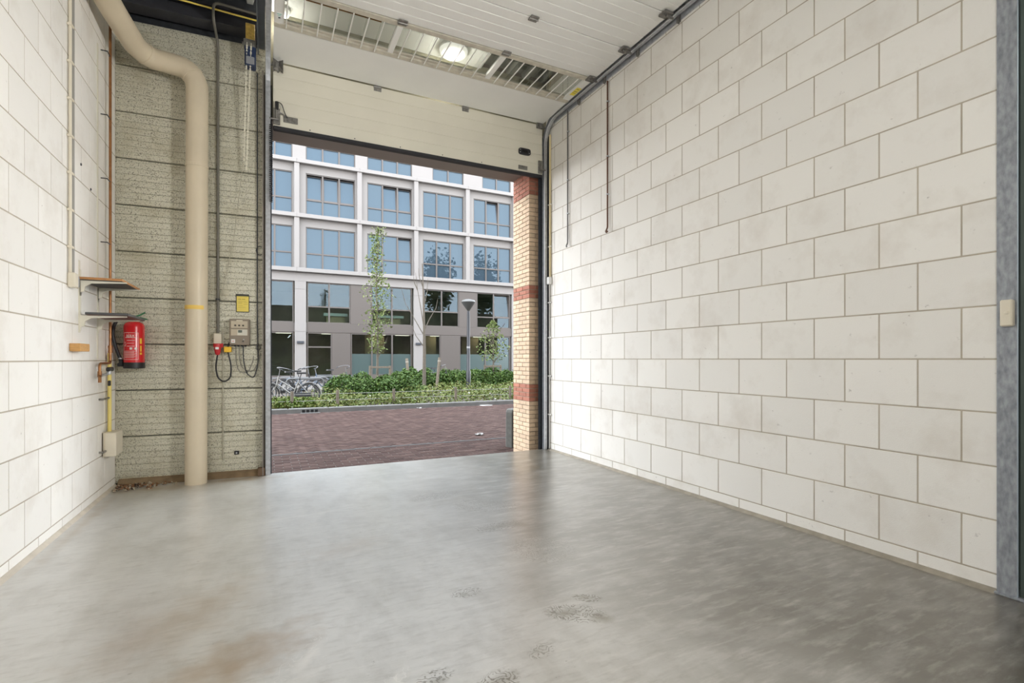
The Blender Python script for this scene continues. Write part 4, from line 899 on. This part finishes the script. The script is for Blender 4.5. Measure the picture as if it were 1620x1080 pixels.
def tree(name, label, loc, trunk, r0, branches, leaf=None, group=None):
    t = thing(name, label, 'tree', loc)
    part('trunk', MB().tube(trunk, [r0*(1-.8*i/(len(trunk)-1)) for i in range(len(trunk))], 8), m_bark, t, True, True)
    for b in branches: part('branch', MB().tube(b, [.022*(1-.75*i/(len(b)-1)) for i in range(len(b))], 6), m_bark, t, True, True)
    if leaf: part('crown', leaf, lf_t, t, False, True)
    return t
rt = random.Random(77)
# tall columnar tree
T0 = (fx(596.5, 21.5), 21.5, -.04)
def cpos(q):
    z = 1.6+5.3*q.random(); k = (z-1.6)/5.3; w_ = .85*(math.sin(min(1, k*1.25+.12)*PI*.72)**.8)*(1.25-.75*k)
    t = q.uniform(0, 2*PI); c = .35+.65*(.5+.5*math.sin(z*5+t*2)); u = q.random()**.6*c; return (w_*u*math.cos(t)+.06*math.sin(z*2), w_*u*math.sin(t), z)
br = []
for i in range(12):
    z = 1.3+.4*i; a = i*2.4; l = .45*(1-i/16); br.append([(0, 0, z), (l*.5*math.cos(a), l*.5*math.sin(a), z+.45), (l*math.cos(a), l*math.sin(a), z+1.0)])
tree('columnar_tree', 'tall slim young tree with pale green leaves', T0, [(0, 0, 0), (.03, 0, 2), (-.02, 0, 4), (.02, 0, 7)], .06, br, leaves(MB(), rt, 1700, cpos, .105, lambda q: int(q.random() < .45)))
# bare tree
T1 = (fx(671, 20.3), 20.3, -.04); B1 = [[(.0, 0, 2.3), (-.35, 0, 2.9), (-.75, .1, 3.6), (-.95, .1, 4.3)], [(0, 0, 2.5), (.25, .1, 3.0), (.55, .1, 3.5), (.62, .1, 3.9)], [(-.02, 0, 2.7), (-.15, 0, 3.5), (-.28, 0, 4.2), (-.36, 0, 4.9)], [(0, 0, 3.6), (.12, 0, 4.1), (.16, 0, 4.7)],
      [(-.28, 0, 4.2), (-.42, 0, 4.5), (-.45, 0, 4.75)], [(-.05, 0, 1.9), (-.35, 0, 2.3), (-.55, 0, 2.8)], [(-.04, 0, 4.3), (-.2, 0, 4.7), (-.24, 0, 5.1)]]
tree('bare_tree', 'bare young tree with forked branches before the white column', T1, [(0, 0, 0), (.01, 0, 1.5), (0, 0, 2.6), (-.03, 0, 4.0), (-.08, 0, 5.3)], .085, B1)
# small leafy tree
T2 = (fx(780, 22.0), 22.0, -.04)
def spos(q):
    t = q.uniform(0, 2*PI); u = q.random()**.6; z = 1.25+1.95*q.random(); k = (z-1.25)/1.95; w_ = .92*math.sin(min(1, k*.85+.15)*PI)**.7*(1-.35*k)
    return (w_*u*math.cos(t), w_*u*math.sin(t), z)
tree('small_tree', 'small leafy tree beside the street lamp', T2, [(0, 0, 0), (.02, 0, 1.5), (0, 0, 3.4)], .05, [[(0, 0, 1.1+.2*i), (.3*math.cos(i*2), .3*math.sin(i*2), 1.5+.2*i), (.6*math.cos(i*2), .6*math.sin(i*2), 1.75+.22*i)] for i in range(7)],
     leaves(MB(), rt, 650, spos, .12, lambda q: int(q.random() < .4)))
# large street trees on this side of the street, seen mirrored in the office windows
for i, (x, y_, sx) in enumerate(((17.0, 10.5, 1.0), (22.5, 10.5, .9))):
    def lp(q):
        t = q.uniform(0, 2*PI); u = q.random()**.4; ph = math.acos(q.uniform(-1, 1)); c = .75+.25*math.sin(3*t+2*ph)
        return (2.7*u*c*math.sin(ph)*math.cos(t), 2.7*u*c*math.sin(ph)*math.sin(t), 9.6+4.6*u*c*math.cos(ph))
    o = tree('street_tree', 'large dark leafy street tree mirrored in the office windows, %s one' % ('nearer' if i == 0 else 'farther'), (x, y_, GZ), [(0, 0, 0), (.1, 0, 4), (0, .1, 8), (0, 0, 12)], .2,
             [[(0, 0, 5+.6*j), (1.2*math.cos(j*2), 1.2*math.sin(j*2), 7+.6*j), (2.2*math.cos(j*2), 2.2*math.sin(j*2), 8.5+.6*j)] for j in range(7)], None, 'large trees on the near side of the street')
    part('crown', leaves(MB(), random.Random(90+i), 2600, lp, .42), [mat('dark_tree_leaf', (0.0432, 0.0864, 0.0252), .6, var=.5, vs=3)], o, False, True)
# stakes
for lab, top, base, r_ in (('leaning wooden stake left of the bare tree', (fx(643.5, 19.6), 19.6, 1.32), (fx(648.5, 19.3), 19.3, -.05), .055), ('leaning wooden stake right of the bare tree', (fx(695.5, 19.6), 19.6, 1.36), (fx(690, 19.5), 19.5, -.05), .06)):
    k_ = thing('tree_stake', lab, 'stake', base, 0, 'stakes of the bare tree')
    part('post', MB().tube([base, top], r_, 9), m_stake, k_, True)
    part('tie_strap', MB().lathe([(r_*1.12, -.03), (r_*1.15, 0), (r_*1.12, .03)], Vector(base).lerp(Vector(top), .9), 9, Vector(top)-Vector(base)), mat('pale_strap', (0.216, 0.1901, 0.1555), .8), k_)
for lab, ua, ub, yy, zt in (('wooden stake frame holding the tall slim tree', 585.5, 617, 21.2, 1.02), ('pale stake frame holding the small tree', 767, 792, 21.7, 1.02)):
    k_ = thing('stake_frame', lab, 'stake', (fx(ua, yy), yy, -.04), 0, 'stake frames of the young trees')
    xa, xb = fx(ua, yy), fx(ub, yy)
    for x in (xa, xb): part('post', MB().tube([(x, yy, -.04), (x, yy, zt)], .05, 8), m_stake, k_, True)
    part('crossbar', MB().cbox(xa, xb, yy-.07, yy-.045, zt-.1, zt-.02, .004), m_stake, k_)
# low post and wire fence
fn = thing('wire_fence', 'low wire fence on short wooden posts along the bed', 'fence', (4.5, 14.85, -.03))
pu = (462, 534, 623, 721, 807)
for u in pu:
    x = fx(u, 14.85); part('post', MB().tube([(x, 14.85, -.04), (x, 14.85, .42)], [.045, .04], 8), m_stake, fn, True)
for z in (.15, .33): part('wire', MB().tube([(fx(430, 14.85), 14.85, z), (fx(462, 14.85), 14.85, z), (fx(807, 14.85), 14.85, z), (11, 14.85, z)], .006, 5), m_hinge, fn)

# ---------------------------------------------------------------- street furniture
lx_, ly_ = fx(741, 20.0), 20.0
lp_ = thing('street_lamp', 'black street lamp with a wide conical shade', 'street lamp', (lx_, ly_, GZ))
m_lampb = mat('lamp_black', (.012, .014, .018), .4)
part('pole', MB().lathe([(.10, 0), (.10, .9), (.075, .95), (.065, 3.3), (.05, 3.5)], (lx_, ly_, GZ), 14), m_lampb, lp_, True)
part('lamp_shade', MB().lathe([(.05, 3.47), (.10, 3.55), (.29, 3.82), (.30, 3.85), (.27, 3.86)], (lx_, ly_, GZ), 20), mat('lamp_cone', (0.05184, 0.05184, 0.05184), .35), lp_, True)
part('cap', MB().lathe([(.30, 3.85), (.27, 3.92), (.12, 3.96), (.01, 3.98)], (lx_, ly_, GZ), 20), mat('lamp_cap', (0.121, 0.121, 0.1166), .5), lp_, True)
part('sticker', MB().lathe([(.0762, 1.88), (.0762, 1.96)], (lx_, ly_, GZ), 14), mat('lamp_sticker', (.24, .24, .24), .6), lp_)
bo = thing('bollard', 'grey concrete bollard beside the brick pier', 'bollard', (3.63, 7.32, GZ))
part('post', MB().lathe([(.155, 0), (.15, .56), (.135, .60)], (3.63, 7.32, GZ), 8), mat('bollard_concrete', (0.108, 0.108, 0.0972), .9, var=.3, vs=12), bo)
part('cap', MB().lathe([(.135, 0), (.11, .012)], (3.63, 7.32, GZ+.60), 8), MATS['bollard_concrete'], bo)
def crumple(name, label, loc, s, seed, flat=.35):
    q = random.Random(seed); mb_ = MB(); n_ = 6
    vs = [((i/n_-.5)*s*1.4+q.uniform(-.1, .1)*s, (j/n_-.5)*s+q.uniform(-.1, .1)*s, q.random()*s*flat+.004) for j in range(n_+1) for i in range(n_+1)]
    mb_.add([(x+loc[0], y_+loc[1], z+loc[2]) for x, y_, z in vs], [(j*(n_+1)+i, j*(n_+1)+i+1, (j+1)*(n_+1)+i+1, (j+1)*(n_+1)+i) for j in range(n_) for i in range(n_)])
    return solo(name, mb_, mat('litter_paper', (.36, .35, .335), .8), loc, label, 'litter')
crumple('crumpled_paper', 'crumpled white paper lying on the street near the gutter', (3.57, 8.68, GZ), .11, 4)
crumple('paper_scrap', 'small white scrap on the street near the kerb', (fx(663, 14.1), 14.1, GZ), .10, 5)
crumple('paper_sheet', 'flat pale sheet lying by the kerb near the pier', (fx(768, 14.15), 14.15, GZ), .26, 6, .03)
dg = thing('street_drain', 'dark iron street drain against the kerb', 'drain', (fx(491, 14.2), 14.2, GZ))
dx = fx(491, 14.2)
part('frame', MB().cbox(dx-.24, dx+.24, 14.06, 14.245, GZ-.05, GZ+.012, .004), mat('cast_iron', (.07, .065, .06), .7), dg)
for i in range(4): part('slot', MB().cbox(dx-.20+.105*i, dx-.125+.105*i, 14.235, 14.25, GZ+.01, GZ+.085, .002), mat('slot_black', (.004, .004, .004), .9), dg)

# ---------------------------------------------------------------- bicycles
m_tyre = mat('tyre', (.02, .02, .02), .8); m_chrome = mat('chrome', (0.1872, 0.1872, 0.1944), .4, .6)
def bicycle(label, loc, rz, m_fr, steer=0., wr=.335, group='bicycles parked by the bed'):
    t = thing('bicycle', label, 'bicycle', loc, rz, group); wb_ = 1.06
    def wheel(cx, ang):
        Mx = Matrix.Translation((cx, 0, wr)) @ Matrix.Rotation(ang, 4, 'Z')
        def ring(rad, tube, n1, n2):
            o = MB(); o.tube([Mx @ Vector((rad*math.cos(a), 0, rad*math.sin(a))) for a in [2*PI*i/n1 for i in range(n1)]], tube, n2, closed=True); return o
        w_ = part('wheel', ring(wr-.018, .017, 28, 6), m_tyre, t, True, True)
        part('rim', ring(wr-.040, .011, 28, 5), m_chrome, w_, True, True)
        sp = MB().tube([Mx @ Vector((0, -.05, 0)), Mx @ Vector((0, .05, 0))], .02, 8)
        for i in range(18):
            a = 2*PI*i/18; sp.tube([Mx @ Vector((.018*math.cos(a+.5), (-.025, .025)[i % 2], .018*math.sin(a+.5))), Mx @ Vector(((wr-.045)*math.cos(a), 0, (wr-.045)*math.sin(a)))], .0018, 4)
        part('spokes', sp, m_chrome, w_, False, True)
        mg = MB(); mg.tube([Mx @ Vector(((wr+.025)*math.cos(a), 0, (wr+.025)*math.sin(a))) for a in [(-.15+1.15*i/10)*PI if cx < .1 else (.15+.75*i/10)*PI for i in range(11)]], .016, 6)
        part('mudguard', mg, m_fr, w_, True, True)
    wheel(0, 0); wheel(wb_, steer)
    hd = Vector((.82, 0, .80)); hb = Vector((.86, 0, .62)); bb = Vector((.44, 0, .29)); st_ = Vector((.27, 0, .72)); ax = Vector((0, 0, wr))
    f = MB().tube([hb, bb], .020, 8).tube([hd-Vector((0, 0, .06)), bb+Vector((-.06, 0, .16))], .016, 8).tube([bb, st_], .018, 8).tube([hd+Vector((-.01, 0, .04)), hb+Vector((.01, 0, -.03))], .022, 8)
    for s in (-.05, .05): f.tube([bb+Vector((0, s*.6, 0)), ax+Vector((0, s, 0))], .010, 6).tube([st_+Vector((.02, s*.4, -.06)), ax+Vector((0, s, 0))], .009, 6)
    part('frame', f, m_fr, t, True, True)
    Ms = Matrix.Translation(hb) @ Matrix.Rotation(steer, 4, 'Z') @ Matrix.Translation(-hb)
    fk = MB()
    for s in (-.05, .05): fk.tube([hb+Vector((0, s*.8, 0)), hb+Vector((.06, s, -.14)), Vector((wb_, s, wr))], .012, 6)
    part('fork', fk, m_fr, t, True, True)
    hbz = 1.06
    h = MB().tube([hd, hd+Vector((-.04, 0, .22))], .012, 6).tube(rounded([Ms @ Vector(p) for p in ((.55, -.25, hbz-.06), (.68, -.25, hbz-.01), (.80, -.12, hbz+.03), (.80, .12, hbz+.03), (.68, .25, hbz-.01), (.55, .25, hbz-.06))], .08, 4), .011, 6)
    hb_ = part('handlebar', h, m_chrome, t, True, True)
    for s in (-1, 1): part('grip', MB().tube([Ms @ Vector((.53, s*.25, hbz-.067)), Ms @ Vector((.63, s*.25, hbz-.03))], .017, 8), m_black, hb_, True, True)
    sd = MB().prism([(-.14, .0), (-.12, .10), (-.02, .07), (.13, .022), (.14, 0), (.13, -.022), (-.02, -.07), (-.12, -.10)], .90, .95, lambda p, q, z: (.20+p, q, z)).tube([st_, (.21, 0, .90)], .013, 6)
    part('saddle', sd, m_black, t, False, True)
    ca_ = MB()
    for s in (-.06, .06): ca_.tube([(-.30, s, .74), (.22, s, .74)], .007, 5).tube([(-.22, s, .74), (0, s, wr)], .006, 5)
    for x in (-.28, -.1, .08): ca_.tube([(x, -.06, .74), (x, .06, .74)], .006, 5)
    part('carrier', ca_, m_fr if m_fr is m_black else m_chrome, t, False, True)
    part('chain_guard', MB().cbox(-.06, .54, .045, .065, .24, .36, .02), m_bdark, t, False, True)
    part('crank', MB().lathe([(.075, 0), (.075, .006)], (.44, .07, .29), 16, (0, 1, 0)).tube([(.44, .085, .29), (.36, .085, .14)], .010, 6).cbox(.31, .41, .09, .17, .125, .15, .004).tube([(.44, -.06, .29), (.52, -.06, .44)], .010, 6).cbox(.47, .57, -.15, -.07, .43, .455, .004), m_chrome, t, False, True)
    return t
m_bdark = mat('chain_guard_dark', (.03, .03, .033), .5)
m_silver = mat('silver_frame', (0.216, 0.2088, 0.198), .4, .3); m_bblack = mat('black_frame', (.02, .02, .023), .4); m_bblue = mat('blue_grey_frame', (.10, .13, .18), .4); m_bgreen = mat('dark_green_frame', (.03, .07, .06), .4)
ZB = -.035
bicycle('silver bicycle parked in front beside the low plants', (1.11, 15.78, ZB), math.radians(170), m_silver, math.radians(38), .315)
bicycle('black bicycle standing right behind the silver bicycle', (.45, 17.6, ZB), math.radians(12), m_bblack, -.5)
bicycle('blue grey bicycle leaning deeper behind the hoop rack', (.72, 18.4, ZB), math.radians(8), m_bblue, .4)
bicycle('dark green bicycle half hidden at the hedge end', (1.95, 19.85, ZB), math.radians(15), m_bgreen, .5)
bicycle('black bicycle cut off by the left door jamb', (-.05, 16.9, ZB), math.radians(186), m_bblack, .2)
bicycle('black bicycle between the shrubs near the street lamp', (6.55, 21.75, ZB), math.radians(10), m_bblack, -.5)
bicycle('silver bicycle behind the shrubs next to the brick pier', (9.9, 23.2, ZB), math.radians(20), m_silver, .3)
for i, (x, y_) in enumerate(((.55, 17.15), (.75, 17.95), (1.5, 18.9))):
    solo('bike_rack', MB().tube(rounded([(x, y_, -.1), (x, y_, .68), (x+1.1, y_+.12, .68), (x+1.1, y_+.12, -.1)], .14, 6), .024, 10), mat('rack_steel', (0.1224, 0.1224, 0.1224), .5, .3), (x+.5, y_, -.05), 'steel hoop bicycle rack, %s in the row' % ('nearest', 'middle', 'farthest')[i], 'bike rack', 'hoop racks', smooth=True)
